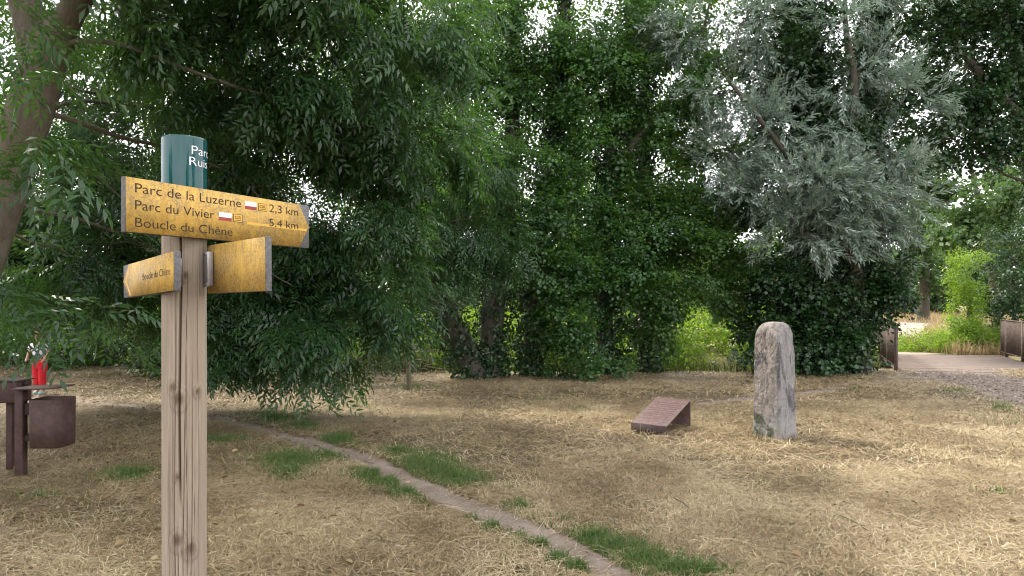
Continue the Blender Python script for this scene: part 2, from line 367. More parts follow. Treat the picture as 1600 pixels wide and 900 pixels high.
wx = np.arange(-40, 40.1, 1.0); wv = np.concatenate([np.stack([wx, bank_y(wx)+1.2, np.full_like(wx, -.98)], 1), np.stack([wx, bank_y(wx)+2.4, np.full_like(wx, -.98)], 1)])
n = len(wx); i = np.arange(n-1)
tag(mesh_np('stream_water', wv, np.stack([i, i+1, i+1+n, i+n], 1), M['water']), 'dark stream water in the ditch under the footbridge', 'stream', kind='structure')

def ribbon(name, line, width, mat, up=.012, label=None, rough=.25, seed=0, m=160, nw=9):
    """path sheet following the ground, ragged edges"""
    L = resample(np.c_[np.array(line), np.zeros(len(line))], m)[:, :2]
    t = nrm(np.gradient(L, axis=0)); nn = np.c_[-t[:, 1], t[:, 0]]
    wd = np.interp(np.linspace(0, 1, m), np.linspace(0, 1, len(np.atleast_1d(width))), np.atleast_1d(width)) if np.ndim(width) else np.full(m, width)
    s = np.arange(m)*1.0
    rag = lambda k: np.maximum(.25, 1+rough*2.2*(fbm(s*.11, s*0, 1, seed+k)-.5)+rough*1.4*(vnoise(s*.8, s*0, 1, seed+k+3)-.5)); wl_ = wd*.5*rag(0); wr_ = wd*.5*rag(7)
    k = np.linspace(-1, 1, nw)
    off = np.where(k[None] < 0, k[None]*wl_[:, None], k[None]*wr_[:, None])
    XY = L[:, None]+nn[:, None]*off[..., None]
    edge = 1-np.abs(k)**4
    Z = height(XY[..., 0], XY[..., 1])+up*(.35+.65*edge[None])
    V = np.concatenate([XY, Z[..., None]], -1).reshape(-1, 3)
    i = np.arange(m-1)[:, None]*nw; kk = np.arange(nw-1)[None]
    q = np.stack([i+kk, i+kk+1, i+nw+kk+1, i+nw+kk], -1).reshape(-1, 4)
    o = mesh_np(name, V, q, mat, smooth=True); tag(o, label, 'path', kind='structure'); return L, wd
path_px = [(1010, 930), (945, 893), (880, 850), (800, 818), (730, 792), (670, 768), (615, 742), (560, 716), (505, 700), (455, 687), (400, 670), (330, 655), (230, 640), (120, 628), (-60, 615)]
path_line = [G(1180, 1010), G(1090, 970)]+[G(*p) for p in path_px]
PL, PW = ribbon('dirt_path', path_line, [.62, .58, .50, .36, .42, .30, .31, .33, .4, .5, .6, .7], M['dirt'], .012, 'narrow bare dirt path crossing the dry lawn diagonally', .5, 1, 260)
SL, SW = ribbon('worn_path', [G(1075, 633), G(1150, 626), G(1260, 614), G(1340, 603), G(1410, 592), G(1480, 588)], [.2, .45, .5, .5, .6, .8], M['dirt'], .012, 'faint worn path behind the stone towards the bridge', .4, 4, 120)
GL, GW = ribbon('gravel_path', [G(1470, 584)+np.array([.6, .6]), G(1530, 594), G(1590, 608), G(1680, 636), G(1800, 670), G(1960, 740)], [2.9, 2.5, 2.0, 1.9, 2.0, 2.2], M['gravel'], .018, 'gravelly grey path leading from the right onto the bridge', .25, 8, 120, 13)
def dist_line(x, y, L):
    d = np.full(len(x), 1e9)
    for k in range(0, len(L), 2): d = np.minimum(d, (x-L[k, 0])**2+(y-L[k, 1])**2)
    return np.sqrt(d)

# ------------------------------------------------------------------ foliage building
def leaf_hex(b, d, up, Ln, Wd, fold=.15, droop=.1):
    d = nrm(np.asarray(d, float)); s = nrm(np.cross(np.asarray(up, float), d)); u = np.cross(d, s); b = np.asarray(b, float)
    f = lambda x, y, z: b+d*x*Ln+s*y*Wd+u*z*Ln
    V = np.array([b, f(.3, .5, fold), f(.7, .4, fold-droop*.5), f(1, 0, -droop), f(.7, -.4, fold-droop*.5), f(.3, -.5, fold)])
    return V, np.array([[0, 1, 2, 3], [0, 3, 4, 5]])
def leaf_quad(b, d, up, Ln, Wd, fold=.06, droop=.15):
    d = nrm(np.asarray(d, float)); s = nrm(np.cross(np.asarray(up, float), d)); u = np.cross(d, s); b = np.asarray(b, float)
    f = lambda x, y, z: b+d*x*Ln+s*y*Wd+u*z*Ln
    return np.array([b, f(.45, .5, fold), f(1, 0, -droop), f(.45, -.5, fold)]), np.array([[0, 1, 2, 3]])
class TB:
    def __init__(s): s.V = []; s.F = []; s.id = []; s.n = 0; s.k = 0
    def add(s, VF, same=False):
        V, Fq = VF; s.V.append(V); s.F.append(Fq+s.n); s.n += len(V); s.id += [s.k]*len(Fq); s.k += 1
    def done(s): return np.concatenate(s.V), np.concatenate(s.F), np.array(s.id)
def spray_broad(r, Ln=.065, Wd=.055, n=15, L=.34, quad=False):
    t = TB(); fn = leaf_quad if quad else leaf_hex
    for k in range(n):
        x = L*(k+.5)/n; sd = 1 if k % 2 else -1
        sub = r.uniform(0, .11)
        b = np.array([x+sub*.4, sd*sub, r.uniform(-.05, .05)-.3*x*x])
        d = np.array([r.uniform(.2, .9), sd*r.uniform(.4, 1), r.uniform(-.7, .15)])
        up = np.array([r.normal(0, .35), r.normal(0, .35), 1])
        s = r.uniform(.7, 1.15); t.add(fn(b, d, up, Ln*s, Wd*s))
    return t.done()
def spray_ash(r, L=.42, nl=5, Ll=.085, Lw=.026):
    """twig with compound leaves: each a drooping rachis with opposite leaflets"""
    t = TB()
    for k in range(nl):
        x = L*(k+.4)/nl; sd = 1 if k % 2 else -1
        d = nrm(np.array([r.uniform(.5, 1), sd*r.uniform(.35, .9), r.uniform(-.55, .1)])); up = nrm(np.array([r.normal(0, .2), r.normal(0, .2), 1]))
        s = nrm(np.cross(up, d)); u = np.cross(d, s); R = r.uniform(.17, .25); np_ = 4
        p0 = np.array([x, 0, -.25*x*x])
        for j in range(np_):
            y = (j+1)/(np_+.6); pp = p0+d*R*y-np.array([0, 0, 1])*.28*R*y*y
            for e in (-1, 1):
                ld = d*.62+s*e*.75-np.array([0, 0, 1])*r.uniform(.05, .5)
                t.add(leaf_quad(pp, ld, u+s*e*.25, Ll*r.uniform(.8, 1.15), Lw))
        pp = p0+d*R-np.array([0, 0, 1])*.28*R
        t.add(leaf_quad(pp, d-np.array([0, 0, .5]), u, Ll*1.1, Lw))
    return t.done()
def spray_willow(r, n=20, L=.40, Ll=.115, Lw=.027):
    t = TB()
    for k in range(n):
        x = L*(k+.5)/n; a = k*2.4
        d = np.array([r.uniform(.7, 1.1), .55*math.cos(a), .55*math.sin(a)]); up = np.array([-.2, r.normal(0, .6), r.normal(.6, .5)])
        t.add(leaf_quad(np.array([x, 0, 0]), d, up, Ll*r.uniform(.7, 1.1), Lw, .03, .1))
    return t.done()
def spray_clump(r, n=9, R=.22, Ln=.16):
    """coarse leaves for far or overhead foliage"""
    t = TB()
    for k in range(n):
        d = nrm(r.normal(size=3)*[1, 1, .6]+[.3, 0, -.15]); b = r.normal(size=3)*R*.45
        t.add(leaf_quad(b, d, r.normal(size=3)*.5+[0, 0, 1], Ln*r.uniform(.7, 1.2), Ln*.62))
    return t.done()
rt = np.random.default_rng(11)
SPR = {
    'alder': [spray_broad(rt) for _ in range(6)],
    'ivy': [spray_broad(rt, .07, .065, 9, .2) for _ in range(5)],
    'ash': [spray_ash(rt) for _ in range(6)],
    'ashfine': [spray_ash(rt, .36, 5, .07, .022) for _ in range(5)],
    'willow': [spray_willow(rt) for _ in range(6)],
    'hedge': [spray_broad(rt, .075, .05, 13, .34, True) for _ in range(5)],
    'clump': [spray_clump(rt) for _ in range(5)],
    'far': [spray_clump(rt, 10, .5, .34) for _ in range(5)],
    'weed': [spray_broad(rt, .08, .045, 11, .36, True) for _ in range(5)],
}
def rot_from(dirs, up_hint, r, roll=.5):
    """rotation matrices whose x axis is dirs and z axis roughly up_hint"""
    x = nrm(dirs); up = up_hint+r.normal(size=x.shape)*roll*.5
    y = nrm(np.cross(up, x)); z = np.cross(x, y)
    return np.stack([x, y, z], -1)
def bake(kind, pos, dirs, r, scale=1.0, sj=.25, up=None, roll=.6, vbias=None, name='crown', mat=None, parent=None, loc=(0, 0, 0)):
    T = SPR[kind]; n = len(pos); up = np.broadcast_to(np.array([0, 0, 1.]), (n, 3)) if up is None else up
    R = rot_from(dirs, up, r, roll); sc = scale*r.uniform(1-sj, 1+sj, n); pick = r.integers(0, len(T), n)
    sv = np.clip(r.normal(.45, .16, n)+(0 if vbias is None else vbias), 0, 1)
    Vs, Fs, Vv = [], [], []; off = 0
    for k, (tv, tf, tid) in enumerate(T):
        ix = np.where(pick == k)[0]
        if not len(ix): continue
        V = np.einsum('nij,vj->nvi', R[ix], tv)*sc[ix, None, None]+pos[ix, None]
        Fq = tf[None]+(np.arange(len(ix))*len(tv))[:, None, None]+off; off += len(ix)*len(tv)
        lv = np.clip(sv[ix, None]+r.normal(0, .14, (len(ix), tid.max()+1)), 0, 1)[:, tid]
        Vs.append(V.reshape(-1, 3)); Fs.append(Fq.reshape(-1, 4)); Vv.append(lv.ravel())
    return mesh_np(name, np.concatenate(Vs), np.concatenate(Fs), mat, parent, loc, np.concatenate(Vv))
NLEAF = [0]
def clump_points(c, rad, n, r, sub=None):
    """sprays gathered round sub-centres inside an ellipsoid: gaps between tufts"""
    c = np.asarray(c, float); rad = np.asarray(rad, float)
    sub = sub or max(4, int(n/22))
    d = nrm(r.normal(size=(sub, 3))); rr = r.uniform(.25, 1, (sub, 1))**.5
    sc = c+d*rr*rad
    k = r.integers(0, sub, n)
    p = sc[k]+r.normal(size=(n, 3))*rad*.20
    return p, sc
def limb(p0, p1, r, sag=.08, m=8):
    p0 = np.asarray(p0, float); p1 = np.asarray(p1, float); L = np.linalg.norm(p1-p0)
    mid1 = p0+(p1-p0)*.35+np.array([0, 0, .12*L])+r.normal(size=3)*sag*L; mid2 = p0+(p1-p0)*.7+np.array([0, 0, .06*L])+r.normal(size=3)*sag*L
    return resample([p0, mid1, mid2, p1], m)
def tree(name, label, cat, stems, clumps, kind, leaf, bark, seed, group=None, dens=1.0, droop=.35, ivy=None, ivy_r=.3, ivy_dens=1.0, extra=None, spread=1.0, twigs=True, scale=1.0, hang=False, bare=()):
    """stems: polylines of (x,y,z,r); clumps: (centre, radii, n sprays). Parts: trunk (stems+limbs), crown, ivy"""
    r = np.random.default_rng(seed); base = np.array(stems[0][0][:3])
    root = empty(name, base, label, cat, group)
    tb = MB(); nodes = []
    for st in stems:
        s = resample(st, max(10, 5*len(st)))
        rad = s[:, 3][:, None]*(1+.10*np.sin(np.arange(14)*2.1+r.uniform(0, 6))[None]*np.cos(np.arange(len(s))*.5)[:, None])
        tb.tube(s[:, :3], np.maximum(rad, .004), 14); nodes.append(s)
    allp = np.concatenate(nodes)
    for e in (extra or []):
        s = resample(e, 24); tb.tube(s[:, :3], s[:, 3], 7); allp = np.concatenate([allp, s])
    pos, dr, kb = [], [], []
    for ci, (c, rad, n) in enumerate(clumps):
        c = np.asarray(c, float); n = int(n*dens); rad = np.broadcast_to(np.asarray(rad, float), (3,))
        p, sc = clump_points(c, rad, n, r)
        # a limb grows from the nearest lower point of a stem
        d = np.linalg.norm(allp[:, :3]-c, axis=1)+(np.maximum(c[2]+.3-allp[:, 2], 0)*4 if hang else np.maximum(allp[:, 2]-c[2]+.4, 0)*1.5)+np.where(allp[:, 3] < .012, 3, 0)
        j = d.argmin(); L = np.linalg.norm(c-allp[j, :3]); r0 = min(allp[j, 3]*.6, .008+.007*L)
        if twigs and n >= 30:
            l = limb(allp[j, :3], c, r); tb.tube(l, np.linspace(r0, r0*.4, len(l)), 7, False)
            for s_ in sc[:min(len(sc), 14)]:
                l2 = limb(l[r.integers(4, len(l))], s_, r, .1, 5); tb.tube(l2, np.linspace(r0*.35, .004, 5), 5, False)
        out = nrm(p-c)*.9+r.normal(size=p.shape)*.55*spread+np.array([0, 0, -droop])
        pos.append(p); dr.append(out); kb.append(np.full(len(p), r.normal(0, .06)))
    tb.build('trunk', M[bark], root, base, True)
    pos = np.concatenate(pos); dr = np.concatenate(dr)
    keep = pos[:, 2] > height(pos[:, 0], pos[:, 1])+.12
    for (c0, rad0, frac) in bare:                     # natural openings: few sprays near these points
        keep &= (np.linalg.norm((pos+.15*nrm(dr)-c0)/np.asarray(rad0), axis=1) > 1) | (r.uniform(0, 1, len(pos)) < frac)
    pos, dr, kb = pos[keep], dr[keep], np.concatenate(kb)[keep]
    o = bake(kind, pos, dr, r, scale, .4, vbias=kb, name='crown', mat=M[leaf], parent=root, loc=base); NLEAF[0] += len(o.data.polygons)
    if ivy is not None:
        ps, ds, us = [], [], []
        for k in ivy:
            s = nodes[k]; L = np.linalg.norm(np.diff(s[:, :3], axis=0), axis=1).sum(); n = int(L*ivy_r*420*ivy_dens)
            f = r.uniform(0, len(s)-1.01, n); i = f.astype(int); c = s[i]+(s[i+1]-s[i])*(f-i)[:, None]
            t, u, w = frames(s[:, :3]); a = r.uniform(0, 2*np.pi, n)
            o_ = np.cos(a)[:, None]*u[i]+np.sin(a)[:, None]*w[i]
            lump = .55+.9*fbm(a*.8+k*7, c[:, 2]*1.1, 1, seed % 17)
            top = np.clip(1.15-c[:, 2]/9, .35, 1)
            rr = (c[:, 3]*.9+ivy_r*lump*top*r.uniform(.55, 1.0, n))
            ps.append(c[:, :3]+o_*rr[:, None]); ds.append(o_*.35+np.array([0, 0, -1.])+r.normal(size=o_.shape)*.45); us.append(o_+np.array([0, 0, .35]))
        ps, ds, us = map(np.concatenate, (ps, ds, us)); keep = ps[:, 2] > .05
        o = bake('ivy', ps[keep], ds[keep], r, 1.0, .3, us[keep], .8, name='ivy', mat=M['ivy_leaf'], parent=root, loc=base); NLEAF[0] += len(o.data.polygons)
    return root
def st(*pts): return [tuple(P(px, py, d))+(r,) for px, py, d, r in pts]
def cl(px, py, d, rx, ry, rz, n): return (P(px, py, d), (rx*d/F, rz, ry*d/F), n)      # radii: rx, ry in photo pixels at that distance, rz metres in depth
# ------------------------------------------------------------------ trees of the near side
# great ash whose trunk leans in at the left and whose boughs hang over the signpost
ash_stems = [
    st((-125, 760, 6.3, .26), (-90, 600, 6.2, .235), (-50, 440, 6.1, .21), (0, 300, 6.0, .195), (40, 190, 5.95, .18), (66, 105, 5.9, .165), (100, 40, 5.8, .112), (135, -25, 5.7, .095), (200, -160, 5.5, .09), (300, -420, 5.2, .05)),
    st((62, 118, 5.9, .15), (50, 40, 6.0, .13), (20, -60, 6.1, .115), (-20, -220, 6.3, .09), (-40, -480, 6.6, .05)),
]
ash_boughs = [
    st((80, 95, 5.85, 0.0263), (110, 66, 5.8, 0.0225), (180, 68, 5.9, 0.0203), (250, 92, 6.1, 0.0180), (330, 122, 6.3, 0.0165), (420, 150, 6.6, 0.0150), (500, 157, 7.0, 0.0120), (600, 158, 7.4, 0.0060)),
    st((50, 170, 5.95, 0.0300), (120, 190, 6.3, 0.0255), (190, 215, 6.9, 0.0225), (290, 240, 7.6, 0.0180), (400, 300, 8.0, 0.0135), (450, 420, 8.2, 0.0075)),
    st((40, 200, 5.95, 0.0225), (110, 160, 6.6, 0.0195), (200, 165, 7.2, 0.0165), (330, 180, 8.0, 0.0135), (480, 230, 8.6, 0.0075)),
    st((10, 310, 6.0, 0.0263), (60, 330, 6.6, 0.0225), (130, 345, 7.4, 0.0188), (220, 380, 8.2, 0.0135), (330, 440, 8.8, 0.0090)),
    st((90, 130, 5.9, 0.0165), (150, 145, 6.8, 0.0150), (240, 135, 7.8, 0.0135), (340, 150, 9, 0.0075)),
    st((30, 230, 5.95, 0.0180), (90, 262, 6.4, 0.0150), (150, 275, 7.0, 0.0128), (210, 330, 7.5, 0.0075)),
    st((0, 350, 6.0, 0.0150), (40, 375, 6.8, 0.0150), (110, 400, 7.8, 0.0112), (180, 470, 8.6, 0.0075)),
    st((120, 0, 5.75, 0.0375), (260, -40, 6.2, 0.0338), (440, -50, 7.0, 0.0263), (620, -20, 7.8, 0.0150)),
    st((330, 395, 8.4, 0.0120), (395, 402, 8.2, 0.0090), (420, 425, 8.1, 0.0083), (455, 445, 8.0, 0.0053)),
]
ash_clumps = [
    # hanging skirt right of the signpost, almost down to the grass
    cl(400, 440, 8.8, 75, 60, .6, 140), cl(480, 490, 8.5, 70, 45, .5, 130), cl(555, 500, 8.8, 45, 45, .5, 75), cl(410, 510, 8.8, 60, 35, .5, 85),
    cl(520, 410, 8.9, 80, 60, .6, 150), cl(580, 390, 9.0, 60, 60, .6, 110), cl(340, 500, 9.2, 45, 40, .5, 60), cl(480, 555, 8.4, 28, 14, .25, 20),
    cl(470, 345, 8.8, 70, 50, .6, 110), cl(390, 380, 9.2, 60, 50, .5, 80), cl(600, 450, 8.9, 40, 50, .4, 50), cl(370, 545, 8.9, 40, 12, .3, 20), cl(550, 550, 8.7, 30, 12, .3, 18),
    cl(60, 390, 9.5, 60, 50, .7, 120), cl(140, 440, 10, 70, 40, .7, 120), cl(10, 330, 9.0, 50, 60, .7, 100), cl(20, 425, 9.6, 60, 24, .6, 50), cl(130, 480, 9.8, 40, 20, .5, 40), cl(220, 460, 10, 60, 40, .7, 80), cl(120, 340, 9.4, 60, 40, .7, 90), cl(200, 380, 9.8, 60, 40, .7, 60), cl(280, 400, 9.6, 60, 50, .7, 80),
    cl(110, 110, 9.5, 60, 60, .8, 80), cl(180, 200, 9.8, 60, 60, .8, 95), cl(240, 280, 9.6, 60, 50, .8, 70), cl(100, 260, 9.8, 50, 50, .8, 80), cl(250, 190, 9.4, 60, 40, .8, 60), cl(170, 60, 9.6, 60, 40, .8, 45), cl(300, 330, 9.2, 60, 50, .7, 70), cl(260, 60, 9.0, 60, 50, .8, 60),
    # boughs overhead
    cl(360, 60, 6.6, 120, 70, .8, 150), cl(500, 80, 7.2, 110, 80, .8, 190), cl(620, 100, 7.8, 90, 90, .8, 170), cl(560, 200, 8.2, 100, 70, .7, 170),
    cl(450, 220, 8.4, 90, 60, .8, 120), cl(640, 230, 8.6, 80, 70, .7, 140), cl(560, 300, 8.6, 90, 60, .7, 140), cl(660, 10, 8.0, 90, 60, .9, 130), cl(440, 0, 6.8, 120, 50, .8, 130),
    cl(280, 40, 7.2, 70, 50, .6, 45), cl(320, 170, 7.8, 70, 45, .7, 60), cl(230, 120, 8.0, 70, 40, .6, 40), cl(300, 260, 8.6, 70, 50, .6, 60), cl(200, 20, 8.0, 80, 40, .7, 45),
    cl(380, 130, 7.0, 90, 50, .7, 90), cl(520, -60, 6.6, 160, 60, 1.0, 150), cl(250, -70, 6.2, 140, 60, 1.0, 130),
    cl(140, 250, 8.2, 60, 50, .6, 34), cl(150, 330, 8.5, 60, 50, .6, 40), cl(100, 180, 8.0, 60, 60, .6, 40), cl(180, 400, 8.6, 70, 45, .6, 60), cl(90, 440, 8.8, 70, 40, .6, 60),
    # near twigs at the left edge
    cl(20, 190, 4.3, 44, 26, .3, 15), cl(-50, 250, 4.2, 40, 60, .3, 6), cl(-10, 30, 4.6, 36, 40, .3, 12), cl(-60, 120, 4.6, 40, 60, .3, 9),
    cl(-25, 475, 5.4, 26, 18, .3, 8), cl(125, 490, 5.4, 10, 6, .2, 3), cl(-15, 520, 5.2, 16, 12, .25, 4), cl(90, 425, 7.5, 70, 20, .4, 22), cl(0, 415, 7.5, 50, 20, .4, 18),
    # unseen clumps added overhead and behind the viewer to shade the lawn
    ((-5, 3.5, 6.2), (1.6, 1.6, .7), 260), ((-2.5, 1.5, 6.6), (1.7, 1.7, .7), 260), ((-6.5, 1, 6), (1.8, 1.8, .8), 220), ((-7.5, 5, 5.6), (1.6, 1.8, .8), 200), ((-3, 4.6, 6.6), (1.5, 1.5, .7), 230), ((-1, 3.6, 7), (1.5, 1.5, .7), 160), ((-4, -1.2, 6.4), (1.8, 1.6, .8), 200), ((-5.5, 6.5, 6.4), (1.7, 1.4, .6), 260), ((-8, 7.5, 6.6), (1.7, 1.6, .8), 260), ((-3.2, 7.5, 6.6), (1.5, 1.4, .6), 200), ((-6, 9.5, 7.6), (1.8, 1.4, .8), 240), ((-9, 10, 7), (1.8, 1.6, 1), 220),
]
tree('ash_tree', 'great ash with a leaning forked trunk at the left edge, boughs hanging over the signpost', 'tree',
     ash_stems, ash_clumps, 'ash', 'ash_leaf', 'ash_bark', 21, dens=1.0, droop=.55, extra=ash_boughs, hang=True,
     bare=[(P(64, 545, d), (.36*d/8, .8, .46*d/8), .12) for d in (4.5, 5.5, 6.5, 7.5, 8.5, 9.5, 10.2)]+[(P(20, 330, 5.0), (.34, 1.2, .42), .15)])
# young ash in view at the edge of the lawn
tree('young_ash_tree', 'young ash with a thin bare stem and feathery leaves left of the leaning ivy tree', 'tree',
     [st((640, 612, 11.6, .045), (638, 560, 11.6, .04), (640, 500, 11.6, .036), (650, 420, 11.7, .032), (680, 300, 11.9, .025), (700, 180, 12, .015))],
     [cl(620, 430, 11.5, 50, 35, .6, 50), cl(590, 420, 11.4, 50, 45, .6, 50), cl(695, 385, 11.8, 60, 50, .6, 90), cl(740, 385, 12, 70, 45, .6, 120), cl(770, 340, 12.2, 60, 50, .6, 100), cl(700, 330, 12, 80, 60, .7, 130),
      cl(725, 400, 12.2, 45, 24, .5, 50), cl(640, 350, 11.8, 60, 60, .6, 90), cl(740, 260, 12.2, 70, 50, .7, 110), cl(680, 220, 12, 70, 60, .7, 100)],
     'ashfine', 'ash_leaf', 'twig', 22, dens=1.0, droop=.5)
# the row on the bank
tree('leaning_tree', 'thick ivy-wrapped tree with two stems in a V, one leaning left, on the stream bank', 'tree',
     [st((758, 612, 13.5, .27), (728, 555, 13.5, .25), (698, 490, 13.5, .23), (672, 420, 13.8, .23), (645, 320, 13.9, .2), (625, 180, 14.1, .16), (600, -60, 14.4, .1)),
      st((762, 612, 13.6, .27), (767, 555, 13.7, .24), (772, 480, 13.8, .22), (785, 380, 14.2, .2), (800, 220, 14.4, .16), (805, 0, 14.6, .1))],
     [cl(620, 290, 14, 90, 60, .9, 200), cl(580, 180, 14.2, 100, 80, 1, 260), cl(680, 150, 14.2, 90, 80, 1, 280), cl(740, 60, 14.4, 90, 80, 1, 260), cl(620, 40, 14.2, 100, 80, 1, 260),
      cl(700, 300, 14.3, 80, 60, .9, 180), cl(790, 150, 14.6, 60, 60, 1, 150), cl(760, 230, 14.4, 50, 50, .9, 130), cl(700, 230, 14.3, 60, 50, .9, 150), cl(830, 60, 14.7, 50, 60, 1, 110), cl(770, 320, 14.2, 90, 26, .9, 150), cl(730, 120, 14.5, 120, 40, 1, 170), cl(650, -120, 14.4, 150, 90, 1.4, 240), cl(770, 30, 14.6, 70, 50, 1, 120)],
     'alder', 'alder_leaf', 'dark_bark', 23, dens=1.65, ivy=[0, 1], ivy_r=.10, ivy_dens=1.5)
tree('alder_tree', 'slim ivy-clad alder just right of the leaning tree, round leaves low over the grass', 'tree',
     [st((832, 600, 14.0, .14), (830, 520, 14.0, .13), (838, 430, 14, .12), (852, 320, 14.1, .11), (866, 200, 14.3, .09), (878, 60, 14.4, .07), (885, -160, 14.6, .04))],
     [cl(885, 500, 13.4, 40, 45, .5, 140), cl(850, 415, 13.6, 50, 36, .6, 120), cl(850, 270, 14, 90, 30, .9, 150), cl(890, 110, 14.4, 110, 36, 1, 150), cl(890, 420, 13.5, 55, 50, .6, 170), cl(840, 330, 13.8, 60, 50, .7, 150), cl(900, 320, 13.8, 50, 40, .7, 130),
      cl(900, 150, 14.2, 70, 60, .8, 190), cl(850, 200, 14.2, 50, 40, .7, 100), cl(920, 60, 14.3, 60, 60, .9, 160), cl(860, 70, 14.4, 60, 50, .9, 130), cl(880, -100, 14.6, 140, 90, 1.2, 200)],
     'alder', 'alder_leaf', 'dark_bark', 24, dens=1.6, ivy=[0], ivy_r=.15, ivy_dens=1.8)
tree('branching_alder_tree', 'tall ivy-clad alder with slanting limbs against the sky, in the middle of the row', 'tree',
     [st((945, 600, 14.3, .17), (946, 500, 14.3, .16), (948, 400, 14.3, .15), (950, 290, 14.4, .14), (962, 180, 14.5, .11), (985, 60, 14.6, .08), (1000, -160, 14.8, .04)),
      st((950, 280, 14.4, .09), (990, 225, 14.4, .08), (1040, 165, 14.4, .06), (1085, 90, 14.4, .04), (1110, 0, 14.4, .02)),
      st((956, 215, 14.45, .07), (935, 150, 14.4, .055), (905, 90, 14.3, .04), (890, 20, 14.3, .02))],
     [cl(935, 455, 13.7, 55, 45, .6, 180), cl(905, 530, 13.4, 36, 28, .4, 80), cl(975, 390, 13.8, 55, 55, .7, 190), cl(930, 250, 14.2, 50, 50, .7, 120), cl(985, 130, 14.4, 60, 50, .8, 130), cl(1030, 60, 14.5, 60, 50, .8, 110),
      cl(960, 20, 14.6, 70, 50, .9, 140), cl(1000, 250, 14.4, 40, 50, .7, 90), cl(1060, 110, 14.5, 50, 50, .8, 110), cl(1000, 340, 14.2, 100, 28, .9, 160), cl(980, 190, 14.4, 110, 30, .9, 150), cl(1090, 210, 14.8, 70, 30, .9, 90), cl(920, 190, 14.3, 40, 40, .7, 90), cl(900, 380, 14, 40, 40, .6, 90), cl(1040, 300, 14.5, 40, 40, .7, 90), cl(970, -120, 14.8, 130, 90, 1.2, 190), cl(1070, 160, 14.6, 50, 45, .8, 80)],
     'alder', 'alder_leaf', 'dark_bark', 25, dens=1.6, ivy=[0], ivy_r=.19, ivy_dens=1.7)
tree('straight_alder_tree', 'straight dark-stemmed alder in the row, yellow-green leaves on its right side', 'tree',
     [st((1010, 598, 14.6, .15), (1008, 500, 14.6, .14), (1006, 380, 14.6, .13), (1006, 250, 14.7, .11), (1008, 120, 14.8, .09), (1015, -40, 14.9, .06))],
     [cl(1035, 460, 13.9, 55, 50, .6, 190), cl(1090, 400, 14, 60, 50, .7, 190), cl(1015, 510, 13.7, 30, 25, .4, 60), cl(1060, 350, 14.2, 60, 50, .7, 160), cl(1120, 440, 14.4, 40, 25, .6, 70), cl(1060, 250, 14.8, 50, 45, .7, 90),
      cl(1120, 380, 14.6, 40, 45, .7, 100), cl(1130, 320, 14.8, 50, 50, .7, 170), cl(1150, 250, 15, 50, 50, .7, 120), cl(1010, 150, 14.8, 50, 60, .8, 110), cl(1060, 30, 14.9, 60, 50, .8, 110), cl(1140, 450, 14.7, 30, 40, .6, 80), cl(1000, 320, 14.4, 40, 40, .6, 80), cl(1030, -60, 15, 120, 60, 1.2, 140)],
     'alder', 'hedge_leaf', 'dark_bark', 26, dens=1.6, ivy=[0], ivy_r=.14, ivy_dens=1.8)
tree('ivy_covered_tree', 'broad dark tree smothered in ivy behind the silver willow, right of the stone', 'tree',
     [st((1290, 600, 14.8, .32), (1288, 500, 14.8, .3), (1283, 380, 14.9, .27), (1275, 250, 15, .22), (1262, 120, 15, .18), (1240, -20, 15.1, .13), (1230, -220, 15.2, .07)),
      st((1288, 480, 14.8, .2), (1320, 380, 14.9, .17), (1345, 240, 15, .14), (1360, 80, 15.1, .1), (1370, -120, 15.2, .05))],
     [cl(1270, 540, 14.3, 95, 40, .7, 330), cl(1210, 470, 14.5, 50, 60, .7, 230), cl(1330, 470, 14.4, 60, 60, .7, 260), cl(1270, 440, 14.3, 80, 60, .7, 300), cl(1210, 100, 15, 60, 80, .8, 260), cl(1240, 200, 15, 60, 70, .8, 250),
      cl(1230, 20, 15.1, 60, 60, .9, 200), cl(1290, 330, 14.9, 80, 60, .8, 240), cl(1195, 540, 14.3, 30, 40, .5, 110), cl(1315, 530, 14.4, 30, 40, .5, 120), cl(1230, -120, 15.2, 100, 80, 1, 160), cl(1290, 120, 15.1, 50, 60, .8, 140), cl(1340, 300, 15, 60, 70, .8, 170), cl(1375, 470, 14.2, 30, 18, .4, 50), cl(1390, 440, 14.2, 26, 30, .5, 70), cl(1170, 420, 14.8, 36, 30, .6, 80), cl(1160, 330, 15, 50, 30, .7, 90), cl(1400, 240, 14.6, 40, 60, .7, 110), cl(1300, 210, 14.4, 50, 30, .6, 90), cl(1260, 90, 14.3, 40, 50, .6, 90), cl(1210, 280, 14.4, 40, 30, .6, 70)],
     'ivy', 'ivy_leaf', 'dark_bark', 27, dens=1.7, ivy=[0, 1], ivy_r=.55, ivy_dens=1.6, scale=1.15)
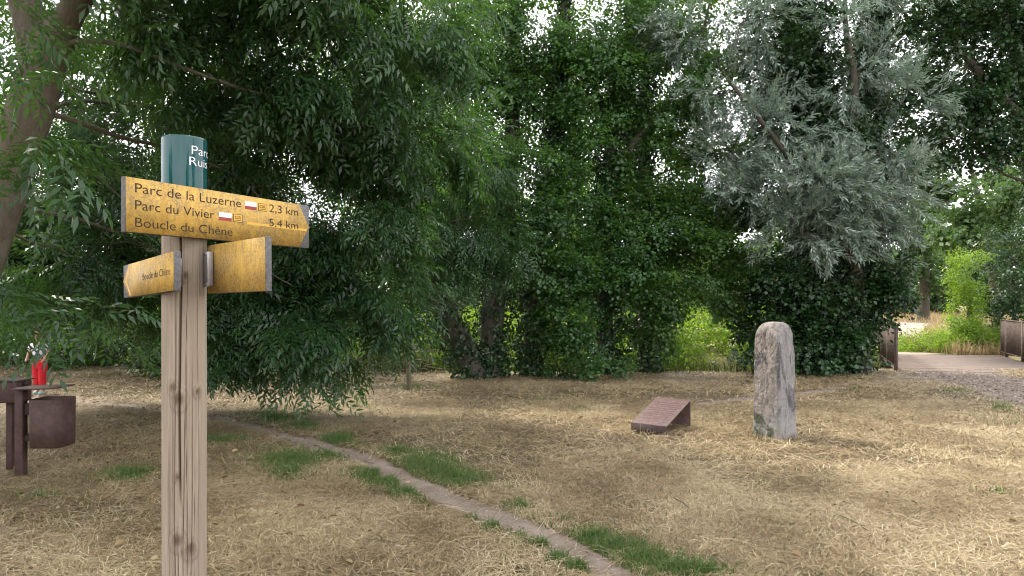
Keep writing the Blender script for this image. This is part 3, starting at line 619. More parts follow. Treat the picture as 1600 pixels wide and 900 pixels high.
tree('silver_willow_tree', 'silver-leaved willow with pale grey-green foliage beside the bridge', 'tree',
     [st((1350, 600, 14.4, .16), (1345, 500, 14.3, .15), (1335, 400, 14.2, .13), (1325, 280, 14.2, .11), (1335, 140, 14.3, .08), (1320, 20, 14.4, .05), (1330, -120, 14.5, .03)),
      st((1340, 430, 14.2, .09), (1290, 330, 14.0, .07), (1220, 230, 14.0, .055), (1150, 140, 14.1, .04), (1090, 60, 14.2, .02))],
     [cl(1270, 300, 13.6, 75, 50, .6, 200), cl(1250, 360, 13.5, 50, 40, .5, 110), cl(1330, 300, 13.6, 70, 55, .6, 190), cl(1400, 300, 13.8, 55, 50, .6, 120), cl(1370, 240, 13.9, 70, 45, .6, 150), cl(1310, 360, 13.6, 50, 35, .5, 80),
      cl(1190, 200, 14, 70, 55, .7, 150), cl(1130, 250, 14.1, 50, 50, .6, 130), cl(1120, 140, 14.1, 60, 50, .7, 130), cl(1080, 50, 14.2, 60, 45, .7, 100), cl(1190, 40, 14.3, 50, 50, .7, 75), cl(1170, 300, 14, 50, 40, .6, 110), cl(1220, 120, 14.1, 60, 40, .7, 90), cl(1140, 60, 14.2, 50, 50, .7, 80),
      cl(1330, 130, 14.2, 60, 40, .7, 70), cl(1380, 90, 14.3, 50, 40, .7, 80), cl(1310, 40, 14.3, 60, 30, .7, 55), cl(1410, 160, 14.2, 45, 36, .6, 70), cl(1340, -40, 14.4, 120, 50, .8, 90), cl(1390, 380, 14, 40, 40, .5, 70)],
     'willow', 'willow_leaf', 'dark_bark', 28, dens=1.5, droop=.18, scale=1.0, spread=.75)
tree('overhanging_ivy_tree', 'dark ivy-laden tree whose crown hangs into the top right corner', 'tree',
     [st((1665, 585, 16.5, .3), (1655, 420, 16.5, .28), (1630, 250, 16.4, .24), (1600, 100, 16.3, .2), (1570, -60, 16.2, .15), (1550, -250, 16.2, .08)),
      st((1620, 200, 16.4, .12), (1560, 150, 16, .1), (1490, 60, 15.8, .07), (1440, -40, 15.6, .04))],
     [cl(1570, 60, 16, 60, 80, .9, 300), cl(1500, 100, 15.8, 70, 70, .9, 270), cl(1450, 60, 15.8, 50, 60, .8, 170), cl(1540, 180, 16, 50, 50, .8, 190), cl(1480, 200, 15.8, 60, 45, .8, 180), cl(1430, 140, 15.8, 40, 50, .7, 110),
      cl(1640, 90, 16.3, 60, 70, .9, 190), cl(1500, 0, 15.9, 90, 50, .9, 190), cl(1440, 240, 15.6, 50, 40, .7, 120), cl(1560, -100, 16.2, 130, 90, 1.1, 220), cl(1410, 20, 15.9, 40, 50, .7, 90), cl(1540, 235, 16, 45, 25, .6, 70)],
     'ivy', 'ivy_leaf', 'dark_bark', 29, dens=1.75, ivy=[0], ivy_r=.4, ivy_dens=1.3, scale=1.25)

# ------------------------------------------------------------------ trees and shrubs round the back
tree('beech_hedge_tree', 'dark spreading tree behind the signpost at the far left of the lawn', 'tree',
     [st((215, 590, 15.2, .13), (225, 480, 15.2, .12), (240, 360, 15.3, .1), (250, 200, 15.4, .07), (260, 20, 15.5, .04))],
     [cl(110, 420, 14.6, 80, 50, .9, 150), cl(220, 430, 14.2, 80, 60, .9, 190), cl(320, 430, 14.4, 80, 60, .9, 200), cl(160, 500, 13.9, 70, 30, .7, 120), cl(290, 520, 14, 60, 40, .6, 140), cl(60, 480, 14.4, 60, 45, .8, 110),
      cl(270, 340, 14.8, 80, 50, .9, 130), cl(370, 340, 14.8, 70, 70, .9, 170), cl(420, 250, 15, 90, 70, 1, 200), cl(300, 180, 15.2, 70, 60, 1, 90), cl(180, 340, 15, 60, 40, .8, 60), cl(440, 440, 14.6, 70, 70, .8, 180), cl(330, 60, 15.4, 90, 60, 1, 110), cl(440, 100, 15.4, 80, 70, 1, 150), cl(-80, 150, 15.5, 90, 70, 1.2, 130), cl(40, 230, 15.5, 80, 50, 1.1, 110), cl(-150, 60, 16, 90, 80, 1.2, 130), cl(120, 200, 15.4, 70, 50, 1, 80)],  # high clumps at the far left added to keep sun off the lawn
     'hedge', 'hedge_leaf', 'dark_bark', 31, dens=1.25, scale=1.1)
tree('hazel_shrub', 'bushy hazel at the far left edge with sunlit gaps in it', 'shrub',
     [st((40, 590, 15.6, .05), (30, 480, 15.6, .04), (10, 360, 15.7, .02)), st((44, 590, 15.6, .05), (80, 500, 15.5, .035), (120, 420, 15.5, .02))],
     [cl(0, 430, 15.4, 60, 60, .8, 110), cl(50, 370, 15.6, 70, 40, .8, 80), cl(-60, 480, 15, 60, 70, .8, 130), cl(90, 470, 15.3, 50, 40, .6, 70), cl(20, 530, 15, 60, 30, .6, 90), cl(100, 545, 15.4, 50, 26, .6, 80), cl(-40, 550, 15.2, 50, 26, .6, 80), cl(-40, 340, 15.8, 70, 60, .9, 110)],
     'hedge', 'hedge_leaf', 'dark_bark', 32, dens=1.2)
tree('holly_shrub', 'low dark shrub at the edge of the grass behind the signpost', 'shrub',
     [st((265, 588, 14.2, .03), (262, 550, 14.2, .02), (258, 520, 14.2, .012))],
     [cl(262, 555, 13.9, 38, 22, .4, 70), cl(230, 570, 13.9, 24, 12, .3, 24), cl(320, 565, 14.1, 40, 18, .4, 50)], 'hedge', 'ivy_leaf', 'dark_bark', 33)
tree('bank_shrub', 'leafy bramble bush spilling onto the grass below the alders', 'shrub',
     [st((880, 596, 13.6, .02), (870, 570, 13.6, .015), (860, 545, 13.6, .01))],
     [cl(880, 578, 13.2, 30, 12, .35, 50), cl(915, 572, 13.3, 40, 14, .35, 60), cl(955, 572, 13.5, 18, 10, .3, 20)], 'alder', 'alder_leaf', 'twig', 34)
tree('bindweed_bush', 'bright yellow-green bush draped in climbers at the far end of the bridge', 'shrub',
     [st((1520, 560, 20.2, .07), (1515, 480, 20.2, .06), (1510, 410, 20.2, .03))],
     [cl(1504, 425, 19.8, 11, 28, .4, 170), cl(1508, 480, 19.8, 17, 34, .5, 260), cl(1522, 525, 20, 26, 28, .6, 190), cl(1490, 545, 20.3, 24, 13, .5, 60), cl(1520, 400, 20.2, 14, 10, .4, 24)],
     'weed', 'lime_leaf', 'dark_bark', 35, dens=1.5, scale=.72)
tree('elder_bush', 'dark elder bush behind the right-hand railing of the bridge', 'shrub',
     [st((1590, 560, 20.6, .09), (1585, 480, 20.6, .07), (1580, 400, 20.6, .04))],
     [cl(1572, 440, 20.2, 28, 40, .7, 190), cl(1600, 400, 20.7, 50, 40, .8, 190), cl(1560, 505, 20.4, 26, 40, .6, 140), cl(1630, 470, 20.6, 50, 60, .8, 210), cl(1590, 530, 20.4, 40, 24, .6, 110), cl(1555, 385, 20.9, 32, 18, .6, 70)],
     'hedge', 'ivy_leaf', 'dark_bark', 36, dens=1.2, scale=1.2)
tree('grey_willow_tree', 'hazy grey-green willow beyond the bridge at the right', 'tree',
     [st((1560, 540, 27, .18), (1550, 420, 27, .15), (1530, 320, 27, .1), (1510, 230, 27, .05))],
     [cl(1500, 310, 26, 45, 40, 1.2, 150), cl(1560, 310, 26, 50, 45, 1.2, 170), cl(1470, 280, 26.5, 40, 35, 1.1, 100), cl(1600, 350, 26, 40, 40, 1.1, 120), cl(1540, 370, 25.5, 50, 28, 1, 120), cl(1490, 370, 26.5, 40, 30, 1, 90), cl(1640, 290, 26, 50, 60, 1.2, 130), cl(1590, 270, 27, 40, 30, 1.1, 90)],
     'far', 'far_leaf', 'dark_bark', 37, dens=.8, scale=.6, twigs=False)
tree('field_oak_tree', 'oak standing in the dry field, its dark trunk seen past the bridge', 'tree',
     [st((1443, 500, 40, .34), (1443, 470, 40, .3), (1446, 420, 40, .24), (1450, 340, 40, .14))],
     [cl(1440, 400, 39, 40, 26, 1.6, 90), cl(1400, 420, 39, 34, 26, 1.5, 70), cl(1470, 430, 39, 30, 22, 1.4, 60), cl(1450, 350, 40, 44, 30, 1.8, 90), cl(1410, 360, 40, 36, 30, 1.6, 70), cl(1420, 455, 38.5, 22, 14, 1.2, 40), cl(1460, 300, 40, 40, 30, 1.8, 70)],
     'far', 'far_leaf', 'dark_bark', 38, dens=1.3, twigs=False, scale=.75)

tree('bankside_maple_tree', 'lighter leafy tree across the stream, glowing between the leaning tree and the alders', 'tree',
     [st((700, 560, 21, .2), (705, 420, 21, .18), (715, 250, 21.2, .14), (720, 80, 21.4, .08), (720, -60, 21.5, .04))],
     [cl(640, 330, 21, 70, 50, 1.2, 90), cl(760, 300, 21, 70, 50, 1.2, 90), cl(700, 220, 21.2, 90, 60, 1.3, 120), cl(780, 160, 21.2, 60, 50, 1.2, 70), cl(640, 160, 21.4, 80, 60, 1.3, 100), cl(700, 60, 21.5, 120, 60, 1.4, 130), cl(690, 400, 20.8, 90, 30, 1.2, 80), cl(560, 260, 21, 60, 70, 1.2, 80)],
     'hedge', 'hedge_leaf', 'dark_bark', 41, dens=.9, scale=1.3)
tree('bankside_sycamore_tree', 'lighter leafy tree across the stream behind the two middle alders', 'tree',
     [st((1000, 560, 22, .2), (995, 400, 22, .18), (985, 240, 22, .13), (980, 60, 22.2, .07), (980, -60, 22.3, .04))],
     [cl(930, 350, 21.6, 70, 45, 1.2, 90), cl(1040, 370, 21.6, 80, 45, 1.2, 100), cl(1110, 390, 22, 60, 40, 1.2, 80), cl(980, 260, 22, 90, 40, 1.3, 80), cl(900, 230, 22, 60, 50, 1.2, 60), cl(1060, 290, 22, 60, 30, 1.2, 50), cl(950, 100, 22.2, 110, 60, 1.4, 110), cl(1000, 420, 21.4, 120, 26, 1.2, 90), cl(850, 380, 21.6, 60, 40, 1.2, 70), cl(1130, 60, 22.4, 60, 60, 1.3, 60)],
     'hedge', 'hedge_leaf', 'dark_bark', 42, dens=.9, scale=1.3)
tree('elder_thicket', 'dark thicket added to block light in the hollow behind the far left trees', 'shrub',  # added to stop light coming through from behind
     [st((150, 582, 17, .06), (160, 500, 17, .05), (180, 400, 17, .03)), st((420, 582, 16.8, .06), (410, 500, 16.8, .05), (400, 420, 16.8, .03))],
     [cl(60, 500, 16.8, 70, 60, .8, 150), cl(160, 480, 17, 80, 70, .8, 180), cl(260, 490, 16.8, 80, 70, .8, 180), cl(360, 500, 16.6, 80, 60, .8, 180), cl(450, 500, 16.4, 70, 60, .8, 170), cl(520, 460, 16.4, 60, 60, .8, 110), cl(200, 545, 16.2, 90, 30, .7, 150), cl(400, 550, 15.8, 90, 26, .7, 150), cl(80, 555, 16.6, 80, 24, .7, 110), cl(280, 400, 17, 90, 50, .9, 130), cl(-60, 480, 16.8, 70, 80, .9, 160)],
     'hedge', 'ivy_leaf', 'dark_bark', 39, dens=1.2, scale=1.25)

# the wood that closes the field: copies of two trees, each an object of its own
def far_tree(seed, x, y, hgt):
    r = np.random.default_rng(seed); c = []
    for k in range(11):
        f = r.uniform(.25, .95); a = r.uniform(0, 6.28); R = hgt*.30*math.sin(math.pi*min(f*.9+.08, 1))
        c.append((np.array([x+R*math.cos(a)*.8, y+R*math.sin(a)*.8, hgt*f]), (hgt*.15, hgt*.15, hgt*.11), 46))
    c.append((np.array([x, y, hgt*.5]), (hgt*.2, hgt*.2, hgt*.3), 120))
    return tree('woodland_tree', 'tall green tree in the wood closing the far side of the field', 'tree', [[(x, y, 0, .3), (x, y, hgt*.3, .25), (x+.2, y, hgt*.8, .08)]],
                c, 'far', 'far_leaf', 'dark_bark', seed, group='woodland trees beyond the field', twigs=False, scale=1.3, dens=.9)
def copy_tree(o, parent=None):
    c = o.copy(); COL.objects.link(c)
    if parent is not None: c.parent = parent
    for ch in list(o.children): copy_tree(ch, c)
    return c
protos = [far_tree(61, 20, 66, 11), far_tree(62, 46, 62, 13), far_tree(63, -10, 70, 12)]
for k, (x, y) in enumerate([(34, 72), (58, 66), (40, 58), (8, 72), (-2, 66), (-22, 68), (-34, 64), (-46, 70), (66, 60), (30, 80), (-16, 80), (-58, 62), (76, 72), (52, 78)]):
    o = copy_tree(protos[k % 3]); o.location = (x, y, .3); o.rotation_euler.z = k*1.7; s = 1+.18*math.sin(k*2.3); o.scale = (s, s, s)

def thicket(seed):
    r = np.random.default_rng(seed)
    return tree('woodland_thicket', 'dense thicket at the foot of the wood beyond the field', 'shrub', [[(0, 50, 0, .08), (.3, 50, 1.2, .06), (.5, 50.2, 2.6, .03)]],
                [((r.uniform(-2.6, 2.6), 50+r.uniform(-1, 1), r.uniform(.6, 3.2)), (1.3, 1.0, .8), 55) for _ in range(11)], 'far', 'far_leaf', 'dark_bark', seed, group='thickets under the wood beyond the field', twigs=False, scale=1.0)
th = [thicket(81), thicket(82)]
for k in range(30):
    o = th[k] if k < 2 else copy_tree(th[k % 2]); o.location = (-34+3.1*k, 51+3*math.sin(k*1.9), .2); s = 1+.25*math.sin(k*2.9); o.scale = (s, s, s); o.rotation_euler.z = .5*math.sin(k*5)

for k, (x, y) in enumerate([(15, -16), (23, -6), (-17, -14)]):  # trees added out of view for the cap's reflection and dimmer front light
    o = copy_tree(protos[k]); o.location = (x, y, 0); o.rotation_euler.z = k; o['label'] = 'unseen tree added behind the viewer for the reflection in the green cap'; o['group'] = 'added trees behind the viewer'
# ------------------------------------------------------------------ signpost
PX, PY, PR = -1.004, 2.12, .0625
post = empty('signpost', (PX, PY, 0), 'round wooden signpost with yellow direction boards and a dark green cap', 'signpost')
pl = (PX, PY, 0)
na, nzr = 220, 260
aa = np.linspace(0, 2*np.pi, na, endpoint=False); zz = np.linspace(-.05, 1.875, nzr)
A, Z = np.meshgrid(aa, zz)
# angle that faces the camera is about -115 deg; long drying cracks run down the timber
grain = fbm(A*PR*420+.6*np.sin(Z*3)+.25*fbm(A*2, Z*5, 1, 3)*6, Z*2.2, 1, 31)
rad = PR*(1+.012*(fbm(A*1.2, Z*.8, 1, 12)-.5))+.0022*(grain-.5)
mask = np.ones_like(rad)
cam_a = math.atan2(-PY, -PX)
for (da, z0, z1, w, dp, ph) in [(-.18, .9, 1.9, .045, .014, 0), (-.42, .2, 1.62, .02, .006, 1), (-.02, .0, 1.3, .016, .006, 2), (.33, .0, 1.45, .014, .005, 3), (-.75, .3, 1.2, .014, .004, 4), (.68, .2, 1.7, .014, .004, 5), (.12, .5, 1.75, .012, .004, 6), (-.28, .0, .9, .014, .005, 7),
                                (.5, .6, 1.1, .01, .003, 8), (-.55, .9, 1.75, .012, .003, 9), (2.2, .1, 1.8, .03, .01, 10), (3.6, .0, 1.5, .02, .006, 11), (4.6, .3, 1.8, .02, .005, 12)]:
    ang = cam_a+da+.03*np.sin(Z*4.1+ph)+.02*np.sin(Z*9+2*ph)+.04*(vnoise(Z*2.5, Z*0+ph, 1, ph)-.5)
    d = np.abs((A-ang+np.pi) % (2*np.pi)-np.pi)
    fade = np.clip((Z-z0)/.12, 0, 1)*np.clip((z1-Z)/.15, 0, 1)
    g_ = np.exp(-(d/w)**2)*fade
    rad -= dp*g_; mask = np.minimum(mask, 1-.9*g_)
for (da, z0, s) in [(-.50, 1.285, .013), (-.24, 1.25, .018), (-.30, .83, .018), (.28, .80, .017), (.62, 1.27, .01), (-.3, 1.02, .008), (.05, 1.62, .01)]:
    u = ((A-cam_a-da+np.pi) % (2*np.pi)-np.pi)*PR; v = (Z-z0)*.7; d = np.sqrt(u*u+v*v)
    ring = np.exp(-(d/s)**2); rad += .0035*np.exp(-((d-s)/(.5*s))**2)-.002*ring; mask = np.minimum(mask, 1-.75*ring); mask = np.minimum(mask, 1-.35*np.exp(-((d-1.5*s)/(.22*s))**2))
mask = mask*(.62+.5*grain)
V = np.stack([PX+rad*np.cos(A), PY+rad*np.sin(A), Z], -1).reshape(-1, 3)
i = np.arange(nzr-1)[:, None]*na; k = np.arange(na)[None]
q = np.stack([i+k, i+(k+1) % na, i+na+(k+1) % na, i+na+k], -1).reshape(-1, 4)
po = mesh_np('post', V, q, M['wood'], post, pl, smooth=True)
at = po.data.attributes.new('grain', 'FLOAT', 'POINT'); at.data.foreach_set('value', np.clip(mask, 0, 1).astype(np.float32).ravel())
# enamel cap
mb = MB(); prof = [(1.868, .064), (2.036, .0645), (2.0412, .0632), (2.0422, .058), (2.038, .03), (2.037, .0005)]
V, q = tube([(PX, PY, z) for z, r in prof], [r for z, r in prof], 72)
a = np.linspace(0, 2*np.pi, 72, endpoint=False)
V = np.concatenate([np.stack([PX+r*np.cos(a), PY+r*np.sin(a), np.full(72, z)], 1) for z, r in prof])
mb.add(V, q); cap = mb.build('cap', M['green_sleeve'], post, pl, True)

def text_mesh(body, size_w, size_h, align='LEFT'):
    """flat lettering scaled to width and capital height: verts (x,y) and faces"""
    cu = bpy.data.curves.new('lettering', 'FONT'); cu.body = body; cu.resolution_u = 6; cu.offset = -.004
    o = bpy.data.objects.new('lettering', cu); COL.objects.link(o)
    dg = bpy.context.evaluated_depsgraph_get(); dg.update()
    me = bpy.data.meshes.new_from_object(o.evaluated_get(dg))
    bpy.data.objects.remove(o); bpy.data.curves.remove(cu)
    V = np.array([v.co[:] for v in me.vertices]); T = []
    for p in me.polygons:
        vs = list(p.vertices)
        for j in range(1, len(vs)-1): T.append([vs[0], vs[j], vs[j+1]])
    bpy.data.meshes.remove(me)
    V[:, 0] -= V[:, 0].min(); caph = .729 if size_h > 0 else 1
    V[:, 0] *= size_w/V[:, 0].max(); V[:, 1] *= size_h/.70
    return V, np.array(T)
# white lettering bent round the cap
mb = MB()
for body, a0, z, w in (('Parc', .10, 1.986, .076), ('Ruis', .0, 1.952, .070)):
    V, T = text_mesh(body, w, .0265)
    # subdivide the long triangles by using angle mapping
    ang = cam_a+.04+a0+.17+V[:, 0]/.0652
    mb.add(np.stack([PX+.0652*np.cos(ang), PY+.0652*np.sin(ang), z+V[:, 1]], 1), None, T)
mb.build('lettering', M['white_paint'], cap, pl)

def board_frame(Lb, Rb):
    """matrix of a board: origin at its lower left corner as seen, x along it, y up, z towards the viewer"""
    Lb = Vector(Lb); Rb = Vector(Rb); x = (Rb-Lb).normalized(); z = x.cross(Vector((0, 0, 1))).normalized(); y = z.cross(x)
    Mx = Matrix.Identity(4)
    for r_ in range(3): Mx[r_][0] = x[r_]; Mx[r_][1] = y[r_]; Mx[r_][2] = z[r_]; Mx[r_][3] = Lb[r_]
    return Mx, (Rb-Lb).length
def off(Mx, x, y, z): return Mx @ Matrix.Translation((x, y, z))
def put(mb, Mx, V, T):
    Mm = np.array(Mx); V = np.asarray(V, float); mb.add(V@Mm[:3, :3].T+Mm[:3, 3], None, T)
TH = .018
# upper board
def b1(px, py):
    k = (px-800)/F; t = (1.864*k+1.043)/(.3225-.593*k); Y = 1.864+.593*t
    return t*.675, CAMH+(HZ-py)/F*Y-1.7325
M1, L1 = board_frame((-1.043, 1.864, 1.7325), (-.7205, 2.457, 1.7325)); H1 = .150
mb = MB(); mb.prism([(0, 0), (L1, 0), (L1, H1), (0, H1)], off(M1, 0, 0, -TH), TH)
bo = mb.build('direction_board', M['board_edge'], post, pl, bevel=.0015)
tag(bo, 'upper yellow arrow board pointing right with three lines of writing')
tipx = b1(467, 330)[0]
mb = MB(); mb.prism([(.002, .001), (tipx, .001), (L1-.004, .073), (tipx, H1-.001), (.002, H1-.001)], off(M1, 0, 0, .0002), .0022)
mb.build('arrow_face', M['yellow'], bo, pl)
ms = MB(); ml = MB()
FZ = .0030
def line(mb, body, x0, y0, x1, y1, caph):
    (a, za), (b, zb) = b1(x0, y0), b1(x1, y1)
    V, T = text_mesh(body, b-a, caph); mb = MB(); put(mb, off(M1, a, (za+zb)/2, FZ), V, T); mb.build('lettering', M['engraving'], bo, pl)
line(ml, 'Parc de la Luzerne', 210, 300.5, 375.7, 324, .0262); line(ml, 'Parc du Vivier', 210, 327.5, 334, 341.5, .0262); line(ml, 'Boucle du Chêne', 210, 354, 362.3, 369, .0262)
line(ml, '2,3 km', 420, 331.5, 465, 337, .0262); line(ml, '5,4 km', 420, 354.5, 465, 357.6, .0262)
def rect(mb, x0, x1, ya, yb, z):
    a = b1(x0, 400)[0]; b = b1(x1, 400)[0]; put(mb, off(M1, 0, 0, z), [(a, ya, 0), (b, ya, 0), (b, yb, 0), (a, yb, 0)], [[0, 1, 2], [0, 2, 3]])
for (xa, xb, xc, xd, yc) in ((381.7, 400, 402.3, 416.5, None), (341, 360.8, 363.5, 378, None)):
    yc = b1(391, 321.3)[1] if xa > 370 else b1(351, 338.6)[1]
    mw = MB(); mr = MB(); mby = MB()
    rect(mw, xa, xb, yc-.0025, yc+.0125, FZ+.0001); rect(mr, xa, xb, yc-.0125, yc-.0032, FZ+.0002)
    me_ = MB(); rect(me_, xc, xd, yc-.0125, yc+.0125, FZ-.0001); me_.build('badge_frame', M['engraving'], bo, pl); rect(mby, xc+.7, xd-.7, yc-.0112, yc+.0112, FZ+.0002)
    a = b1(xc+2.2, 400)[0]; b = b1(xd-2.2, 400)[0]; V, T = text_mesh('GR', b-a, .0095); ml = MB(); put(ml, off(M1, a, yc-.003, FZ+.0006), V, T); ml.build('badge_lettering', M['engraving'], bo, pl); ml = MB()
    rect(ml, xc+2.2, xd-2.2, yc-.0075, yc-.0062, FZ+.0006); ml.build('badge_line', M['engraving'], bo, pl)
    mw.build('white_badge', M['white_paint'], bo, pl); mr.build('red_badge', M['red_paint'], bo, pl); mby.build('badge_plate', M['bright_yellow'], bo, pl)
# brighter bands left where old lettering strips were stuck
rect(ms, 385, 478, .0585, .0665, FZ-.0003)
for o_, nm, mt in ((ms, 'paint_stripe', 'bright_yellow'),):
    o_.build(nm, M[mt], bo, pl)
# lower left board (far tip at the left)
M2, L2 = board_frame(P(193.3, 465.7, 2.358), P(272.3, 454.2, 1.917)); H2 = .110
mb = MB(); mb.prism([(0, 0), (L2, 0), (L2, H2), (0, H2)], off(M2, 0, 0, -TH), TH)
b2 = mb.build('direction_board', M['board_edge'], post, pl, bevel=.0015); tag(b2, 'small lower left arrow board pointing away to the left')
mb = MB(); mb.prism([(.006, .055), (.085, .001), (L2-.002, .001), (L2-.002, H2-.001), (.085, H2-.001)], off(M2, 0, 0, .0002), .0022); mb.build('arrow_face', M['yellow'], b2, pl)
mb = MB(); V, T = text_mesh('Boucle du Chêne', .30, .021); put(mb, off(M2, L2-.325, .047, FZ), V, T); mb.build('lettering', M['engraving'], b2, pl)
mb = MB()
for s in (1, -1):
    y0, y1 = .055, .055+s*.050
    put(mb, off(M2, 0, 0, FZ-.0004), [(.035, y0, 0), (.055, y0, 0), (.118, y1, 0), (.098, y1, 0)], [[0, 1, 2], [0, 2, 3]] if s < 0 else [[0, 2, 1], [0, 3, 2]])
mb.build('paint_stripe', M['bright_yellow'], b2, pl)
# lower right board, seen from its blank side
M3, L3 = board_frame(P(325.5, 459.0, 2.114), P(415.3, 455, 1.864)); H3 = .148
mb = MB(); mb.prism([(0, 0), (L3, 0), (L3, H3), (0, H3)], off(M3, 0, 0, -TH), TH)
b3 = mb.build('direction_board', M['board_edge'], post, pl, bevel=.0015); tag(b3, 'lower right board seen from its blank stained yellow side')
mb = MB(); mb.prism([(.001, .001), (L3-.001, .001), (L3-.001, H3-.001), (.001, H3-.001)], off(M3, 0, 0, .0002), .0022); mb.build('board_face', M['yellow'], b3, pl)
# steel brackets and their bolts
mb = MB(); w = .058; mb.box(off(M3, .018, .0735, .007), .058, .102, .006); mb.box(off(M3, .046, .0735, .014), .004, .102, .016); mb.box(off(M3, -.012, .0735, .012), .004, .102, .022)
br = mb.build('bracket', M['zinc'], post, pl, bevel=.001)
for y in (.026, .119):
    mb = MB(); c0 = off(M3, .040, y, .009).to_translation(); c1 = off(M3, .040, y, .024).to_translation()
    mb.tube([c0, c1-(c1-c0)*.25, c1], [.0072, .0072, .004], 12); mb.build('bolt', M['zinc'], br, pl, True)
mb = MB(); mb.box(off(M2, L2-.075, .055, -TH-.008), .05, .08, .016); mb.build('bracket', M['zinc'], post, pl)
mb = MB(); mb.box(off(M1, .175, .075, -TH-.006), .05, .10, .012); mb.build('bracket', M['zinc'], post, pl)

# ------------------------------------------------------------------ boundary stone
bx, by = G(1210, 683); d0 = np.array([bx, by])/np.hypot(bx, by)
view_a = math.atan2(d0[1], d0[0])                 # direction away from the camera
rotz = view_a+math.pi+math.radians(-34)           # normal of the left face
rs = np.random.default_rng(5)
nr, nv = 160, 110
t_ = np.linspace(0, 2*np.pi, nr, endpoint=False); HS = 1.30
def sq(t, e):                                     # rounded square, exponent e
    c, s = np.cos(t), np.sin(t); return 1/((np.abs(c)**e+np.abs(s)**e)**(1/e))
vv = np.r_[np.linspace(-.1, 1.14, 150), 1.14+.16*np.sin(np.linspace(0, np.pi/2, 27)[1:])]
ring = []
for z in vv:
    e = 16 if z < 1.0 else 16-11*min((z-1.0)/.2, 1)
    half = .172-.012*z+.012*np.exp(-z/.12)
    if z > 1.14: half *= math.sqrt(max(1-((z-1.14)/.16)**2, 0))**.62
    rr = half*sq(t_, e)
    rr = rr+(.008*(fbm(t_*2.5, t_*0+z*4, 1, 4)-.5)+.008*(fbm(t_*6+40, t_*0+z*9, 1, 8)-.5))*min(1, half/.1)
    rr = rr+(.006*(vnoise(t_*13+7, t_*0+z*30, 1, 21)-.5)-.008*np.clip(vnoise(t_*19, t_*0+z*44, 1, 24)-.62, 0, 1)*2.6)*min(1, half/.1)
    rr -= .012*np.clip(fbm(t_*3+3, t_*0+z*3.2, 1, 15)-.58, 0, 1)*6*min(1, half/.1)
    ring.append(np.stack([rr*np.cos(t_+rotz), rr*np.sin(t_+rotz), np.full(nr, z)], 1))
V = np.concatenate(ring)+[bx, by, 0]
i = np.arange(len(vv)-1)[:, None]*nr; k = np.arange(nr)[None]
q = np.stack([i+k, i+(k+1) % nr, i+nr+(k+1) % nr, i+nr+k], -1).reshape(-1, 4)
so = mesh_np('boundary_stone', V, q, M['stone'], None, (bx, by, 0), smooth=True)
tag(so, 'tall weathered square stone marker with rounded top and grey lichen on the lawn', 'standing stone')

# ------------------------------------------------------------------ steel information plaque
fr = np.array([*G(1042, 685)]); fl = np.array([*G(986, 678)]); wv = fl-fr; wid = np.linalg.norm(wv); wv /= wid
dv = np.array([-wv[1], wv[0]]); dv = dv if dv[1] > 0 else -dv
pq = (fr[0], fr[1], 0)
pr_ = [(0, -.03), (0, .135), (.70, .345), (.706, -.03)]
root = empty('information_plaque', pq, 'low sloping rusty brown steel plaque folded over on the dry grass', 'plaque')
mb = MB(); th = .008
pp = [np.array(p) for p in pr_]
def v3(u, s, z): return [fr[0]+wv[0]*u+dv[0]*s, fr[1]+wv[1]*u+dv[1]*s, z]
V = []; 
inn = [(th, -.03), (th, .135-th*.6), (.70-th*.7, .345-th*1.5), (.706-th, -.03)]
for u in (0, wid):
    V += [v3(u, *p) for p in pr_]+[v3(u, *p) for p in inn]
Q = []
for j in range(3): Q += [[j, j+1, j+9, j+8], [j+4, j+12, j+13, j+5], [j, j+4, j+5, j+1], [j+8, j+9, j+13, j+12]]
mb.add(V, Q); mb.build('folded_plate', M['plaque'], root, pq, bevel=.004)
mb = MB(); mb.add([v3(.003, -.003, -.02), v3(wid-.003, -.003, -.02), v3(wid-.003, -.003, .129), v3(.003, -.003, .129), v3(.003, .002, -.02), v3(wid-.003, .002, -.02), v3(wid-.003, .002, .129), v3(.003, .002, .129)], [[0, 1, 2, 3], [7, 6, 5, 4], [0, 4, 5, 1], [3, 2, 6, 7], [0, 3, 7, 4], [1, 5, 6, 2]])
mb.build('front_lip', M['corten_dark'], root, pq)
mb = MB(); sl = np.array([.70, .21]); sl_l = np.linalg.norm(sl); sl /= sl_l; nn_ = np.array([-sl[1], sl[0]])
r5 = np.random.default_rng(9)
for row in range(9):
    s0 = sl_l*(.20+.075*row); u = wid*.12; end = wid*(.88 if row % 3 else r5.uniform(.6, .85))
    while u < end:
        w_ = r5.uniform(.012, .04); hh = .020
        a0 = np.array([0, .135])+sl*s0+nn_*.0012; a1 = a0+sl*hh
        V = [v3(u, *a0), v3(min(u+w_, end), *a0), v3(min(u+w_, end), *a1), v3(u, *a1)]; mb.add(V, [[0, 1, 2, 3]]); u += w_+.009
mb.build('worn_inscription', M['plaque_mark'], root, pq)

